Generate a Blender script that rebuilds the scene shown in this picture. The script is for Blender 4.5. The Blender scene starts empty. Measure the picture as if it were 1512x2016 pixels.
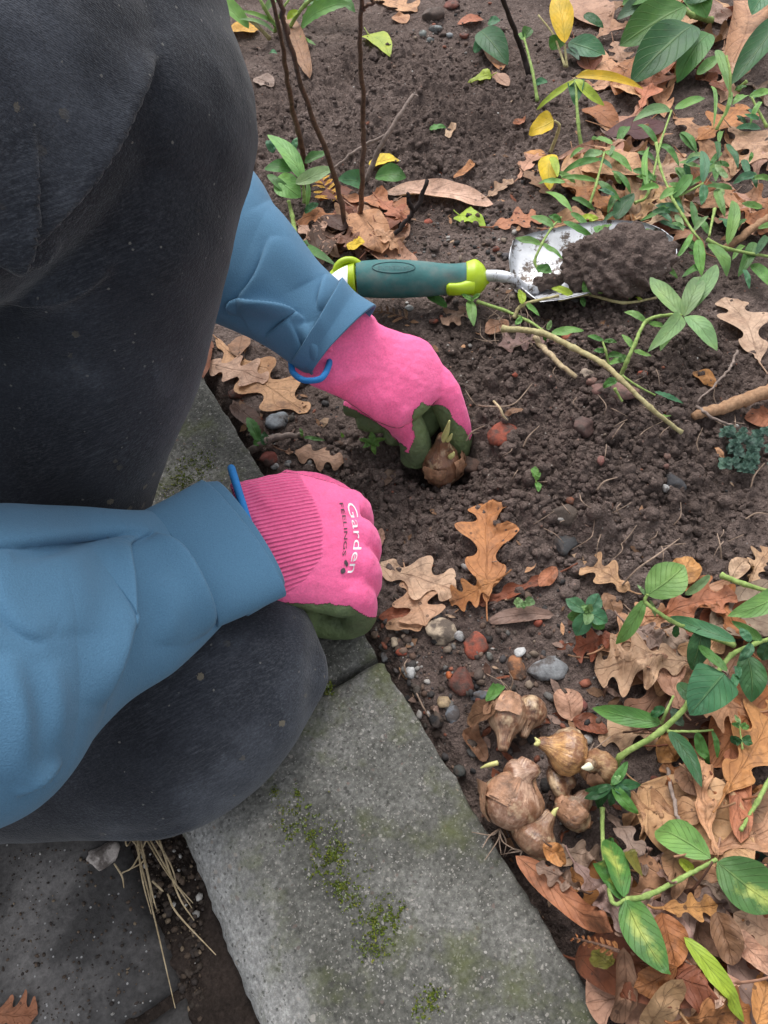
import bpy, math, random
import numpy as np
from mathutils import Vector, Matrix, noise as mnoise
from mathutils.bvhtree import BVHTree
rng = np.random.default_rng(7); random.seed(7)
S = bpy.context.scene; COL = S.collection
# ------------------------------------------------------------------ camera
F, CX, CY, CH = 1456.0, 756.0, 1008.0, 0.45
def nrm(v): v = np.asarray(v, float); return v/np.linalg.norm(v)
AY = nrm([-1366, -1870, F]); AX = np.array([5396., -2808., F]); AX = nrm(AX - (AX@AY)*AY); AZ = np.cross(AX, AY)
CAMP = np.array([0, 0, CH])
BAS = np.array([AX, AY, AZ])                       # camera (right, down, forward) -> world
cam = bpy.data.cameras.new('camera'); camo = bpy.data.objects.new('camera', cam); COL.objects.link(camo)
cam.sensor_fit = 'VERTICAL'; cam.sensor_height = 36; cam.sensor_width = 27; cam.lens = 26; cam.clip_start = .01; cam.clip_end = 100
R = np.column_stack([BAS[:, 0], -BAS[:, 1], -BAS[:, 2]])
M = Matrix([list(R[0])+[0], list(R[1])+[0], list(R[2])+[CH], [0, 0, 0, 1]]); camo.matrix_world = M
S.camera = camo
S.render.resolution_x, S.render.resolution_y = 768, 1024
# ------------------------------------------------------------------ light: overcast autumn daylight
W = bpy.data.worlds.new('World'); S.world = W; W.use_nodes = True
nt = W.node_tree; bg = nt.nodes['Background']
sky = nt.nodes.new('ShaderNodeTexSky'); sky.sky_type = 'NISHITA'; sky.sun_disc = False
SUN_EL, SUN_AZ = math.radians(58), math.radians(20)
sky.sun_elevation = SUN_EL; sky.sun_rotation = SUN_AZ; sky.dust_density = 3; sky.air_density = 1.0
hs = nt.nodes.new('ShaderNodeHueSaturation'); hs.inputs['Saturation'].default_value = .22
nt.links.new(sky.outputs[0], hs.inputs['Color']); nt.links.new(hs.outputs[0], bg.inputs[0]); bg.inputs[1].default_value = .13
sl = bpy.data.lights.new('sun', 'SUN'); sl.energy = 1.0; sl.angle = math.radians(38); sl.color = (1, .97, .93)
so = bpy.data.objects.new('sun', sl); COL.objects.link(so)
sd = Vector((math.sin(SUN_AZ)*math.cos(SUN_EL), math.cos(SUN_AZ)*math.cos(SUN_EL), math.sin(SUN_EL)))
so.rotation_euler = sd.to_track_quat('Z', 'Y').to_euler()
S.view_settings.view_transform = 'Standard'; S.view_settings.look = 'None'; S.view_settings.exposure = 1.12; S.view_settings.gamma = 1
S.view_settings.use_curve_mapping = False
# ------------------------------------------------------------------ projection helpers (photograph pixels 1512 x 2016)
def ray(px, py): return BAS @ np.array([(px-CX)/F, (py-CY)/F, 1.])
def P(px, py, z=0.): d = ray(px, py); return CAMP + d*(z-CH)/d[2]
def PD(px, py, dep): return CAMP + ray(px, py)*dep
def proj(v):
    c = (np.atleast_2d(v)-CAMP) @ BAS
    return np.column_stack([CX+F*c[:, 0]/c[:, 2], CY+F*c[:, 1]/c[:, 2]]), c[:, 2]
def depth(v): return float((np.asarray(v)-CAMP) @ BAS[:, 2])
# ------------------------------------------------------------------ numpy noise
def hsh(ix, iy, seed):
    h = (ix.astype(np.int64)*374761393 + iy.astype(np.int64)*668265263 + seed*69069*97) & 0xffffffff
    h = ((h ^ (h >> 13))*1274126177) & 0xffffffff
    h = ((h ^ (h >> 15))*2246822519) & 0xffffffff
    return ((h ^ (h >> 16)) & 0xffffff)/float(0xffffff)
def vn(x, y, seed=0):
    ix, iy = np.floor(x), np.floor(y); fx, fy = x-ix, y-iy
    fx = fx*fx*(3-2*fx); fy = fy*fy*(3-2*fy)
    a = hsh(ix, iy, seed); b = hsh(ix+1, iy, seed); c = hsh(ix, iy+1, seed); d = hsh(ix+1, iy+1, seed)
    return (a*(1-fx)+b*fx)*(1-fy)+(c*(1-fx)+d*fx)*fy - .5
def fbm(x, y, seed=0, o=4):
    s = 0; a = 1.
    for k in range(o): s = s + a*vn(x*2**k, y*2**k, seed+k*17); a *= .5
    return s
def lumps(x, y, cell, seed, fill=.8):
    u, v = x/cell, y/cell; ix, iy = np.floor(u), np.floor(v); best = np.zeros_like(u)
    for dx in (-1, 0, 1):
        for dy in (-1, 0, 1):
            cx, cy = ix+dx, iy+dy
            px = cx+hsh(cx, cy, seed); py = cy+hsh(cx, cy, seed+5); r = .25+.55*hsh(cx, cy, seed+9)**1.5
            on = hsh(cx, cy, seed+13) < fill
            asp = .7+.6*hsh(cx, cy, seed+21)
            d2 = (((u-px)*asp)**2+((v-py)/asp)**2)/r**2
            best = np.maximum(best, np.where(on, r*np.maximum(0, 1-d2)**.72, 0))
    return best*cell
def sstep(a, b, x): t = np.clip((x-a)/(b-a), 0, 1); return t*t*(3-2*t)
# ------------------------------------------------------------------ mesh helpers
def mk(name, v, f, mat=None, parent=None, smooth=True, uv=None):
    """one mesh object; f: (n,3|4) array or list of tuples"""
    v = np.asarray(v, float)
    me = bpy.data.meshes.new(name)
    q = parent
    while q is not None: v = v - np.array(q.location); q = q.parent
    if isinstance(f, np.ndarray):
        k = f.shape[1]; me.vertices.add(len(v)); me.vertices.foreach_set('co', v.astype(np.float32).ravel())
        me.loops.add(f.size); me.loops.foreach_set('vertex_index', f.astype(np.int32).ravel())
        me.polygons.add(len(f)); me.polygons.foreach_set('loop_start', np.arange(0, f.size, k, dtype=np.int32))
        me.update(calc_edges=True); me.validate()
    else:
        me.from_pydata(v.tolist(), [], [tuple(int(i) for i in q) for q in f])
    if smooth: me.polygons.foreach_set('use_smooth', np.ones(len(me.polygons), bool))
    if uv is not None:
        ul = me.uv_layers.new(name='UVMap'); idx = np.zeros(len(me.loops), np.int32); me.loops.foreach_get('vertex_index', idx)
        ul.data.foreach_set('uv', np.asarray(uv, np.float32)[idx].ravel())
    if mat: me.materials.append(mat)
    o = bpy.data.objects.new(name, me); COL.objects.link(o)
    if parent is not None: o.parent = parent
    return o
def empty(name, loc, label=None, cat=None, group=None, kind=None):
    o = bpy.data.objects.new(name, None); o.empty_display_size = .01; o.location = tuple(loc); COL.objects.link(o); return tag(o, label, cat, group, kind)
def tag(o, label=None, cat=None, group=None, kind=None):
    if label: o['label'] = label
    if cat: o['category'] = cat
    if group: o['group'] = group
    if kind: o['kind'] = kind
    return o
def origin(o, loc):                                 # move a parentless mesh's origin to its base
    loc = Vector(loc); o.data.transform(Matrix.Translation(-loc)); o.location = loc; return o
def gridf(n, m, wrap=False, off=0):
    i, j = np.meshgrid(np.arange(n-1), np.arange(m if wrap else m-1), indexing='ij'); j2 = (j+1) % m
    return np.stack([i*m+j, i*m+j2, (i+1)*m+j2, (i+1)*m+j], -1).reshape(-1, 4)+off
def cat_rom(p, n):
    p = np.asarray(p, float)
    if p.ndim == 1: p = p[:, None]
    if len(p) == 2: t = np.linspace(0, 1, n)[:, None]; return p[0]*(1-t)+p[1]*t
    q = np.vstack([2*p[0]-p[1], p, 2*p[-1]-p[-2]]); s = np.linspace(0, len(p)-1-1e-9, n); k = s.astype(int); t = (s-k)[:, None]
    a, b, c, d = q[k], q[k+1], q[k+2], q[k+3]
    return .5*(2*b+(c-a)*t+(2*a-5*b+4*c-d)*t*t+(3*b-a-3*c+d)*t**3)
def tube(pts, rad, seg=8, n=None, sub=None):
    pts = np.asarray(pts, float); rad = np.broadcast_to(np.asarray(rad, float), (len(pts),)).copy()
    n = n or max(2, (len(pts)-1)*(sub or 4)+1)
    rad = np.maximum(cat_rom(rad, n)[:, 0], 1e-5); pts = cat_rom(pts, n)
    t = np.gradient(pts, axis=0); t /= np.linalg.norm(t, axis=1)[:, None]+1e-12
    ref = np.array([0, 0, 1.]) if abs(t[0, 2]) < .9 else np.array([1., 0, 0]); u = nrm(np.cross(t[0], ref)); V = []
    a = np.arange(seg)*2*math.pi/seg
    for i in range(n):
        u = nrm(u-(u@t[i])*t[i]); w = np.cross(t[i], u)
        V.append(pts[i]+rad[i]*(np.cos(a)[:, None]*u+np.sin(a)[:, None]*w))
    V = np.vstack(V); f = [tuple(q) for q in gridf(n, seg, True)]
    V = np.vstack([V, pts[0]-t[0]*rad[0]*.4, pts[-1]+t[-1]*rad[-1]*.4]); c0, c1 = len(V)-2, len(V)-1
    f += [(c0, (j+1) % seg, j) for j in range(seg)]+[(c1, (n-1)*seg+j, (n-1)*seg+(j+1) % seg) for j in range(seg)]
    return V, f
def joinvf(parts):
    V, Fc, o = [], [], 0
    for v, f in parts:
        V.append(v); Fc += [tuple(int(i)+o for i in q) for q in f]; o += len(v)
    return np.vstack(V), Fc
def loft(st, nlen, nring, ra=0., rb=0., caps=True):
    """st: (A, B, flat): opposite silhouette points and depth ratio of each cross-section"""
    A = cat_rom([s[0] for s in st], nlen); B = cat_rom([s[1] for s in st], nlen); fl = cat_rom([s[2] for s in st], nlen)[:, 0]
    c = (A+B)/2; u = (B-A)/2; tan = np.gradient(c, axis=0); tan /= np.linalg.norm(tan, axis=1)[:, None]
    n = np.cross(u, tan); n /= np.linalg.norm(n, axis=1)[:, None]; sg = np.sign(((CAMP-c)*n).sum(1)); n *= sg[:, None]
    L = np.linalg.norm(u, axis=1); rings = []
    a = np.arange(nring)*2*math.pi/nring
    def ring(c, u, n, h): return c+np.cos(a)[:, None]*u+np.sin(a)[:, None]*n*h
    if ra:
        for k in range(5):
            q = math.pi/2*(1-k/5); rings.append(ring(c[0]-tan[0]*L[0]*ra*math.sin(q), u[0]*max(math.cos(q), .03), n[0], L[0]*fl[0]*max(math.cos(q), .03)))
    for i in range(nlen): rings.append(ring(c[i], u[i], n[i], L[i]*fl[i]))
    if rb:
        for k in range(1, 6):
            q = math.pi/2*k/5; rings.append(ring(c[-1]+tan[-1]*L[-1]*rb*math.sin(q), u[-1]*max(math.cos(q), .03), n[-1], L[-1]*fl[-1]*max(math.cos(q), .03)))
    V = np.vstack(rings); m = len(rings); f = [tuple(q) for q in gridf(m, nring, True)]
    if caps:
        f += [tuple(range(nring))[::-1], tuple(range((m-1)*nring, m*nring))]
    return V, f
def vnormals(me):
    a = np.zeros(len(me.vertices)*3, np.float32); me.vertex_normals.foreach_get('vector', a); return a.reshape(-1, 3).astype(float)
def verts(me):
    a = np.zeros(len(me.vertices)*3, np.float32); me.vertices.foreach_get('co', a); return a.reshape(-1, 3).astype(float)
def setv(me, v): me.vertices.foreach_set('co', v.astype(np.float32).ravel()); me.update()
def remesh(parts, vox, it):
    """one continuous surface grown round several overlapping shapes"""
    v, f = joinvf(parts); me = bpy.data.meshes.new('tmp'); me.from_pydata(v.tolist(), [], f)
    o = bpy.data.objects.new('tmp', me); COL.objects.link(o)
    m = o.modifiers.new('r', 'REMESH'); m.mode = 'VOXEL'; m.voxel_size = vox
    m = o.modifiers.new('s', 'SMOOTH'); m.factor = .5; m.iterations = it
    dg = bpy.context.evaluated_depsgraph_get(); r = bpy.data.meshes.new_from_object(o.evaluated_get(dg))
    bpy.data.objects.remove(o); bpy.data.meshes.remove(me)
    V = verts(r); n = vnormals(r); fc = np.array([list(p.vertices) for p in r.polygons if len(p.vertices) == 4]); bpy.data.meshes.remove(r)
    return V, fc, n
def pnorm(V, fc):
    me = bpy.data.meshes.new('t'); me.from_pydata(np.asarray(V).tolist(), [], [tuple(q) for q in fc]); me.update(); n = vnormals(me); bpy.data.meshes.remove(me); return n
def crease(V, N, lines):
    """sculpts folds: lines = (polyline in photo pixels, width px, amplitude m, kind, side)"""
    px, dp = proj(V); T3 = np.zeros_like(V); face = ((CAMP-V)*N).sum(1)/np.linalg.norm(CAMP-V, axis=1); w8 = sstep(.0, .3, face); D = np.zeros(len(V))
    for pl, w, amp, kind in lines:
        pl = cat_rom(pl, 24); best = np.full(len(V), 1e9); sgn = np.zeros(len(V)); tt = np.zeros(len(V)); dr = np.zeros((len(V), 2))
        for i in range(23):
            a, b = pl[i], pl[i+1]; e = b-a; L2 = e@e+1e-9; t = np.clip(((px-a)@e)/L2, 0, 1); q = px-(a+t[:, None]*e); d = np.hypot(q[:, 0], q[:, 1])
            s = np.sign(e[0]*q[:, 1]-e[1]*q[:, 0]); m = d < best; best[m] = d[m]; sgn[m] = s[m]; dr[m] = nrm([-e[1], e[0]]); tt[m] = (i+t[m])/23
        env = np.clip(np.sin(math.pi*np.clip(tt, 0, 1)), 0, 1)**.7
        if kind == 'ridge': D += amp*env*np.exp(-(best/w)**2)
        else:                                       # lip: one side stands proud and drops sharply
            s = best*sgn*(1 if kind == 'lipR' else -1)
            sg = 1/(1+np.exp(-np.clip(s/max(2.6, w*.16), -40, 40))); D += amp*env*(sg*np.exp(-np.maximum(s, 0)/w)-.6*(1-sg)*np.exp(np.minimum(s, 0)/(w*.35))); k2 = 1 if kind == 'lipR' else -1; T3 -= (dr[:, :1]*BAS[:, 0]+dr[:, 1:]*BAS[:, 1])*(k2*amp*.9*env*sg*np.exp(-np.maximum(s, 0)/(w*.8)))[:, None]
    return V+N*(D*w8)[:, None]+T3*w8[:, None]
# ------------------------------------------------------------------ materials
def mat(name, rough=.8, spec=.3):
    m = bpy.data.materials.new(name); m.use_nodes = True; b = m.node_tree.nodes['Principled BSDF']
    b.inputs['Roughness'].default_value = rough; b.inputs['Specular IOR Level'].default_value = spec
    return m, m.node_tree, b
def nd(t, kind, **kw):
    n = t.nodes.new(kind)
    for k, v in kw.items():
        if k in n.inputs.keys() if isinstance(k, str) else False: n.inputs[k].default_value = v
        else: setattr(n, k, v)
    return n
def tc(t, which='Object', scale=(1, 1, 1)):
    c = nd(t, 'ShaderNodeTexCoord'); mp = nd(t, 'ShaderNodeMapping'); mp.inputs['Scale'].default_value = scale
    t.links.new(c.outputs[which], mp.inputs[0]); return mp.outputs[0]
def noi(t, vec, scale, detail=4, rough=.6, out='Fac'):
    n = nd(t, 'ShaderNodeTexNoise'); n.inputs['Scale'].default_value = scale; n.inputs['Detail'].default_value = detail; n.inputs['Roughness'].default_value = rough
    if vec is not None: t.links.new(vec, n.inputs['Vector'])
    return n.outputs[out]
def ramp(t, fac, stops, interp='LINEAR'):
    r = nd(t, 'ShaderNodeValToRGB'); r.color_ramp.interpolation = interp; e = r.color_ramp.elements
    while len(e) < len(stops): e.new(.5)
    for k, (p, c) in enumerate(stops): e[k].position = p; e[k].color = (c if isinstance(c, tuple) else (c, c, c))+(1,)
    t.links.new(fac, r.inputs[0]); return r.outputs[0]
def mix(t, fac, a, b, mode='MIX'):
    n = nd(t, 'ShaderNodeMix', data_type='RGBA', blend_type=mode); n.clamp_factor = True
    for s, x in ((0, fac), (6, a), (7, b)):
        if isinstance(x, (int, float)): n.inputs[s].default_value = x
        elif isinstance(x, tuple): n.inputs[s].default_value = x+(1,) if len(x) == 3 else x
        else: t.links.new(x, n.inputs[s])
    return n.outputs[2]
def mth(t, op, a, b=0., c=None):
    n = nd(t, 'ShaderNodeMath', operation=op)
    for s, x in enumerate((a, b) if c is None else (a, b, c)):
        if isinstance(x, (int, float)): n.inputs[s].default_value = x
        else: t.links.new(x, n.inputs[s])
    return n.outputs[0]
def bump(t, b, h, dist, strength=1., prev=None):
    n = nd(t, 'ShaderNodeBump'); n.inputs['Strength'].default_value = strength; n.inputs['Distance'].default_value = dist
    t.links.new(h, n.inputs['Height'])
    if prev is not None: t.links.new(prev, n.inputs['Normal'])
    t.links.new(n.outputs[0], b.inputs['Normal']); return n.outputs[0]
def vor(t, vec, scale, feature='F1', out='Distance', rnd=1.):
    n = nd(t, 'ShaderNodeTexVoronoi', feature=feature); n.inputs['Scale'].default_value = scale; n.inputs['Randomness'].default_value = rnd
    t.links.new(vec, n.inputs['Vector']); return n.outputs[out]
def lk(t, o, i): t.links.new(o, i)

def soil_mat():
    m, t, b = mat('garden_soil', .95, .12); v = tc(t)
    n1 = noi(t, v, 9, 5, .6); n2 = noi(t, v, 260, 5, .7)
    c = ramp(t, n1, [(.3, (.105, .078, .068)), (.5, (.150, .112, .098)), (.72, (.215, .165, .146))])
    c = mix(t, .8, c, ramp(t, n2, [(.25, .4), (.5, .9), (.75, 1.5)]), 'MULTIPLY')
    c = mix(t, .6, c, ramp(t, noi(t, v, 900, 3, .7), [(.3, .5), (.7, 1.5)]), 'MULTIPLY')
    sp = vor(t, v, 330); pick = vor(t, v, 330, out='Color'); sx = nd(t, 'ShaderNodeSeparateColor'); lk(t, pick, sx.inputs[0])
    g = mth(t, 'MULTIPLY', mth(t, 'LESS_THAN', sp, .33), mth(t, 'GREATER_THAN', sx.outputs[0], .955))
    c = mix(t, g, c, mix(t, sx.outputs[1], (.32, .29, .26), (.22, .1, .07)))
    lk(t, c, b.inputs['Base Color'])
    h = mth(t, 'ADD', noi(t, v, 420, 4, .7), mth(t, 'MULTIPLY', noi(t, v, 130, 3, .6), 2.))
    bump(t, b, h, .0036, 1.); return m
def stone_mat():
    """colour comes from the object, mottled and gritty"""
    m, t, b = mat('stone', .75, .35); v = tc(t); oi = nd(t, 'ShaderNodeObjectInfo')
    off = nd(t, 'ShaderNodeVectorMath', operation='ADD'); lk(t, v, off.inputs[0]); lk(t, oi.outputs['Location'], off.inputs[1]); v = off.outputs[0]
    c = mix(t, .75, oi.outputs['Color'], ramp(t, noi(t, v, 160, 6, .7), [(.3, .45), (.55, 1.), (.75, 1.5)]), 'MULTIPLY')
    dirt = ramp(t, noi(t, v, 90, 4, .6), [(.47, 0.), (.6, 1.)]); c = mix(t, mth(t, 'MULTIPLY', dirt, .85), c, (.06, .045, .038))
    lk(t, c, b.inputs['Base Color']); bump(t, b, noi(t, v, 350, 5, .7), .0012, .8); return m
def col_mat(name, rough, spec, attr='Col', bs=350, bd=.0008):
    m, t, b = mat(name, rough, spec); v = tc(t); a = nd(t, 'ShaderNodeAttribute', attribute_name=attr)
    c = mix(t, .6, a.outputs['Color'], ramp(t, noi(t, v, bs, 4, .7), [(.3, .5), (.7, 1.4)]), 'MULTIPLY'); lk(t, c, b.inputs['Base Color'])
    bump(t, b, noi(t, v, bs*1.5, 4, .7), bd, .8); return m
def kerb_mat():
    m, t, b = mat('kerb_concrete', .9, .2); v = tc(t); nz = nd(t, 'ShaderNodeVectorMath', operation='SCALE'); lk(t, noi(t, v, 260, 3, .6, 'Color'), nz.inputs[0]); nz.inputs['Scale'].default_value = .0034; ad = nd(t, 'ShaderNodeVectorMath', operation='ADD'); lk(t, v, ad.inputs[0]); lk(t, nz.outputs[0], ad.inputs[1]); vd = ad.outputs[0]
    base = ramp(t, noi(t, v, 14, 6, .65), [(.28, (.055, .055, .046)), (.5, (.122, .12, .108)), (.72, (.225, .22, .204))])
    # cleaner, paler concrete on the chamfer along the path side
    sx = nd(t, 'ShaderNodeSeparateXYZ'); lk(t, v, sx.inputs[0]); ed = mth(t, 'ADD', sx.outputs[0], mth(t, 'MULTIPLY', mth(t, 'SUBTRACT', noi(t, v, 40, 4), .5), .02))
    wash = ramp(t, mth(t, 'MULTIPLY_ADD', ed, 10, .9), [(.14, 1.), (.42, 0.)])
    base = mix(t, mth(t, 'MULTIPLY', wash, .8), base, (.4, .395, .38))
    base = mix(t, .9, base, ramp(t, noi(t, v, 320, 4, .75), [(.3, .45), (.5, .9), (.72, 1.7)]), 'MULTIPLY')
    for sc, rad, th, ca, cb in ((640, .36, .8, (.33, .31, .28), (.2, .185, .16)), (380, .3, .93, (.3, .28, .25), (.42, .4, .37)), (560, .42, .82, (.028, .028, .025), (.07, .065, .06)), (1000, .42, .82, (.4, .38, .35), (.2, .19, .17)), (210, .24, .9, (.45, .43, .4), (.26, .2, .15)), (300, .3, .93, (.04, .04, .036), (.2, .14, .12))):
        d = vor(t, vd, sc); k = vor(t, vd, sc, out='Color'); s = nd(t, 'ShaderNodeSeparateColor'); lk(t, k, s.inputs[0])
        g = mth(t, 'MULTIPLY', mth(t, 'LESS_THAN', d, mth(t, 'MULTIPLY', s.outputs[2], rad*1.5)), mth(t, 'GREATER_THAN', s.outputs[0], th))
        base = mix(t, mth(t, 'MULTIPLY', g, .62), base, mix(t, s.outputs[1], ca, cb))
    alg = ramp(t, noi(t, v, 22, 5, .65), [(.52, 0.), (.68, 1.)])
    base = mix(t, mth(t, 'MULTIPLY', alg, .55), base, (.1, .115, .035))
    lk(t, base, b.inputs['Base Color'])
    h = mth(t, 'ADD', noi(t, v, 300, 5, .7), mth(t, 'MULTIPLY', vor(t, v, 240), -.5)); bump(t, b, h, .0014, .9); return m
def slab_mat():
    m, t, b = mat('dark_paving', .8, .35); v = tc(t)
    c = ramp(t, noi(t, v, 12, 6, .65), [(.34, (.028, .026, .025)), (.5, (.06, .056, .054)), (.66, (.15, .14, .134))])
    c = mix(t, .7, c, ramp(t, noi(t, v, 300, 4, .7), [(.3, .5), (.7, 1.5)]), 'MULTIPLY')
    for sc, rad, th in ((420, .26, .95), (190, .16, .965)):
        d = vor(t, v, sc); k = vor(t, v, sc, out='Color'); s = nd(t, 'ShaderNodeSeparateColor'); lk(t, k, s.inputs[0])
        c = mix(t, mth(t, 'MULTIPLY', mth(t, 'LESS_THAN', d, rad), mth(t, 'GREATER_THAN', s.outputs[0], th)), c, (.35, .34, .33))
    lk(t, c, b.inputs['Base Color']); bump(t, b, noi(t, v, 200, 6, .7), .001, .7); return m
def denim_mat():
    m, t, b = mat('charcoal_denim', .92, .08); v = tc(t)
    c = ramp(t, noi(t, v, 9, 5, .6), [(.32, (.0105, .0115, .0155)), (.53, (.024, .027, .035)), (.7, (.076, .084, .102))])
    ct = nd(t, 'ShaderNodeTexCoord'); mp = nd(t, 'ShaderNodeMapping'); mp.inputs['Rotation'].default_value = (0, 0, math.radians(28)); mp.inputs['Scale'].default_value = (70, 700, 700); lk(t, ct.outputs['Object'], mp.inputs[0])
    st = noi(t, mp.outputs[0], 1.6, 4, .75); patch = ramp(t, noi(t, v, 11, 3), [(.38, .25), (.62, 1.)])
    c = mix(t, mth(t, 'MULTIPLY', ramp(t, st, [(.47, 0.), (.8, .6)]), patch), c, (.13, .14, .16))
    c = mix(t, .55, c, ramp(t, noi(t, v, 800, 3, .7), [(.3, .5), (.7, 1.6)]), 'MULTIPLY')
    cl = ramp(t, noi(t, v, 14, 3), [(.5, 0.), (.6, 1.)])
    for sc, rad, th, cc, k_ in ((150, .3, .9, (.17, .145, .105), cl), (420, .26, .985, (.16, .155, .145), 1.)):
        d = mth(t, 'ADD', vor(t, v, sc), mth(t, 'MULTIPLY', mth(t, 'SUBTRACT', noi(t, v, sc*4, 3), .5), .5)); k = vor(t, v, sc, out='Color'); s_ = nd(t, 'ShaderNodeSeparateColor'); lk(t, k, s_.inputs[0])
        g = mth(t, 'MULTIPLY', mth(t, 'LESS_THAN', d, rad), mth(t, 'GREATER_THAN', s_.outputs[0], th)); c = mix(t, mth(t, 'MULTIPLY', mth(t, 'MULTIPLY', g, .75), k_), c, cc)
    lk(t, c, b.inputs['Base Color']); b.inputs['Sheen Weight'].default_value = .2; b.inputs['Sheen Roughness'].default_value = .5
    tw = nd(t, 'ShaderNodeTexWave', wave_type='BANDS', bands_direction='DIAGONAL'); tw.inputs['Scale'].default_value = 420; tw.inputs['Distortion'].default_value = 6; lk(t, v, tw.inputs['Vector'])
    bump(t, b, mth(t, 'ADD', mth(t, 'MULTIPLY', tw.outputs['Fac'], .12), mth(t, 'ADD', noi(t, v, 700, 3, .7), mth(t, 'MULTIPLY', noi(t, v, 60, 4), 1.5))), .0007, .8); return m
def jacket_mat():
    m, t, b = mat('blue_softshell', .85, .15); v = tc(t)
    c = ramp(t, noi(t, v, 6, 3), [(.3, (.078, .178, .285)), (.7, (.096, .212, .332))]); c = mix(t, .25, c, ramp(t, noi(t, v, 1500, 2), [(.3, .6), (.7, 1.4)]), 'MULTIPLY')
    lk(t, c, b.inputs['Base Color']); b.inputs['Sheen Weight'].default_value = .1
    bump(t, b, mth(t, 'ADD', noi(t, v, 1200, 2), mth(t, 'MULTIPLY', noi(t, v, 40, 4, .6), 1.)), .0006, .5); return m
def knit_mat():
    """pink knit; the float attribute 'rib' runs round the cuff, 'ribmask' marks it"""
    m, t, b = mat('pink_knit', .85, .15); v = tc(t)
    c = ramp(t, noi(t, v, 18, 4), [(.3, (.88, .13, .31)), (.7, (.93, .18, .38))])
    c = mix(t, .35, c, ramp(t, noi(t, v, 700, 3), [(.3, .65), (.7, 1.3)]), 'MULTIPLY')
    sm = ramp(t, noi(t, v, 55, 4, .6), [(.58, 0.), (.78, 1.)]); c = mix(t, mth(t, 'MULTIPLY', sm, .3), c, (.25, .09, .12))
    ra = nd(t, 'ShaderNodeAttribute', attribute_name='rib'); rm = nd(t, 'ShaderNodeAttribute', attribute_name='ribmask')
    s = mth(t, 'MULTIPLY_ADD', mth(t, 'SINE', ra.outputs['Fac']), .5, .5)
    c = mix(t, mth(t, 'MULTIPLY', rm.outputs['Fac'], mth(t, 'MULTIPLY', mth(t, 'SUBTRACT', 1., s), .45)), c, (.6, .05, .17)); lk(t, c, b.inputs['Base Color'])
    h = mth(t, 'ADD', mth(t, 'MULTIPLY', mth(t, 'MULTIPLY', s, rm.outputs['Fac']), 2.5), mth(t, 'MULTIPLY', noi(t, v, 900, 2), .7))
    b.inputs['Sheen Weight'].default_value = .35; b.inputs['Sheen Tint'].default_value = (1, .5, .75, 1)
    bump(t, b, h, .0006, .8); return m
def latex_mat():
    m, t, b = mat('green_latex', .6, .35); v = tc(t)
    c = ramp(t, noi(t, v, 30, 5), [(.35, (.08, .105, .055)), (.65, (.19, .26, .11))]); c = mix(t, ramp(t, noi(t, v, 60, 4), [(.5, 0.), (.75, .7)]), c, (.08, .068, .052))
    lk(t, c, b.inputs['Base Color']); bump(t, b, mth(t, 'ADD', noi(t, v, 350, 4, .7), mth(t, 'MULTIPLY', noi(t, v, 90, 3), 3.)), .0012, .8); return m
def plain(name, col, rough=.6, spec=.4, metal=0., ns=80, var=.25, bd=.0004):
    m, t, b = mat(name, rough, spec); v = tc(t); b.inputs['Metallic'].default_value = metal
    n = noi(t, v, ns, 5, .65); c = mix(t, 1., col, ramp(t, n, [(.3, 1-var), (.7, 1+var)]), 'MULTIPLY'); lk(t, c, b.inputs['Base Color'])
    bump(t, b, noi(t, v, ns*6, 4), bd, .6); return m
MS = soil_mat(); MST = stone_mat(); MK = kerb_mat(); MSL = slab_mat(); MD = denim_mat(); MJ = jacket_mat(); MKN = knit_mat(); MLX = latex_mat()
MGR = col_mat('gravel', .75, .3); MCR = MS
# ------------------------------------------------------------------ soil
KX, KL = .0672, -.0895                                # kerb edges (x), the kerb runs along y
def feat(px, py, amp, sx, sy=None):
    p = P(px, py); return (p[0], p[1], amp, sx, sy or sx)
FEAT = [feat(1180, 900, .022, .06), feat(1290, 760, .018, .06), feat(1010, 770, .018, .05), feat(1080, 1010, .012, .05, .04), feat(1260, 1040, .014, .05),
        feat(855, 885, -.045, .024, .022), feat(905, 890, -.02, .018), feat(800, 930, .006, .02), feat(960, 860, .006, .02), feat(800, 250, .012, .12), feat(700, 900, -.004, .03), feat(1200, 640, .008, .05)]
def soil_h(x, y):
    x = np.asarray(x, float); y = np.asarray(y, float)
    h = -.012+.008*sstep(.07, .3, x)+.012*fbm(x*6, y*6, 3, 3)
    for fx, fy, a, sx, sy in FEAT: h = h+a*np.exp(-((x-fx)/sx)**2-((y-fy)/sy)**2)
    edge = sstep(.066, .082, x); return h*edge+(-.024)*(1-edge)
def on(px, py, lift=0.):
    z = 0.
    for _ in range(6): p = P(px, py, z+lift); z = float(soil_h(p[0], p[1]))
    return P(px, py, z+lift)
def axis_pts(a, b, step, far, g=1.12):
    x = [a-.0]; s = step
    core = list(np.arange(a, b, step)); up = [b]; s = step
    while up[-1] < far[1]: s = min(s*g, 1.); up.append(up[-1]+s)
    dn = []; x0 = a; s = step
    while x0 > far[0]: s = min(s*g, 1.); x0 -= s; dn.append(x0)
    return np.array(dn[::-1]+core+up)
gx = axis_pts(.0625, .56, .0016, (.0625, 9), 1.012); gy = axis_pts(-.1, .72, .0016, (-4, 9), 1.010)
gx = gx[gx < 30]
XX, YY = np.meshgrid(gx, gy, indexing='ij')
wx = XX+.005*fbm(XX*90, YY*90, 31, 2)+.0022*fbm(XX*330, YY*330, 33, 2); wy = YY+.005*fbm(XX*90+7, YY*90+3, 32, 2)+.0022*fbm(XX*330+7, YY*330, 34, 2)
dig = np.zeros_like(XX)                              # freshly dug, crumbly earth against trodden, gritty earth
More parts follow.
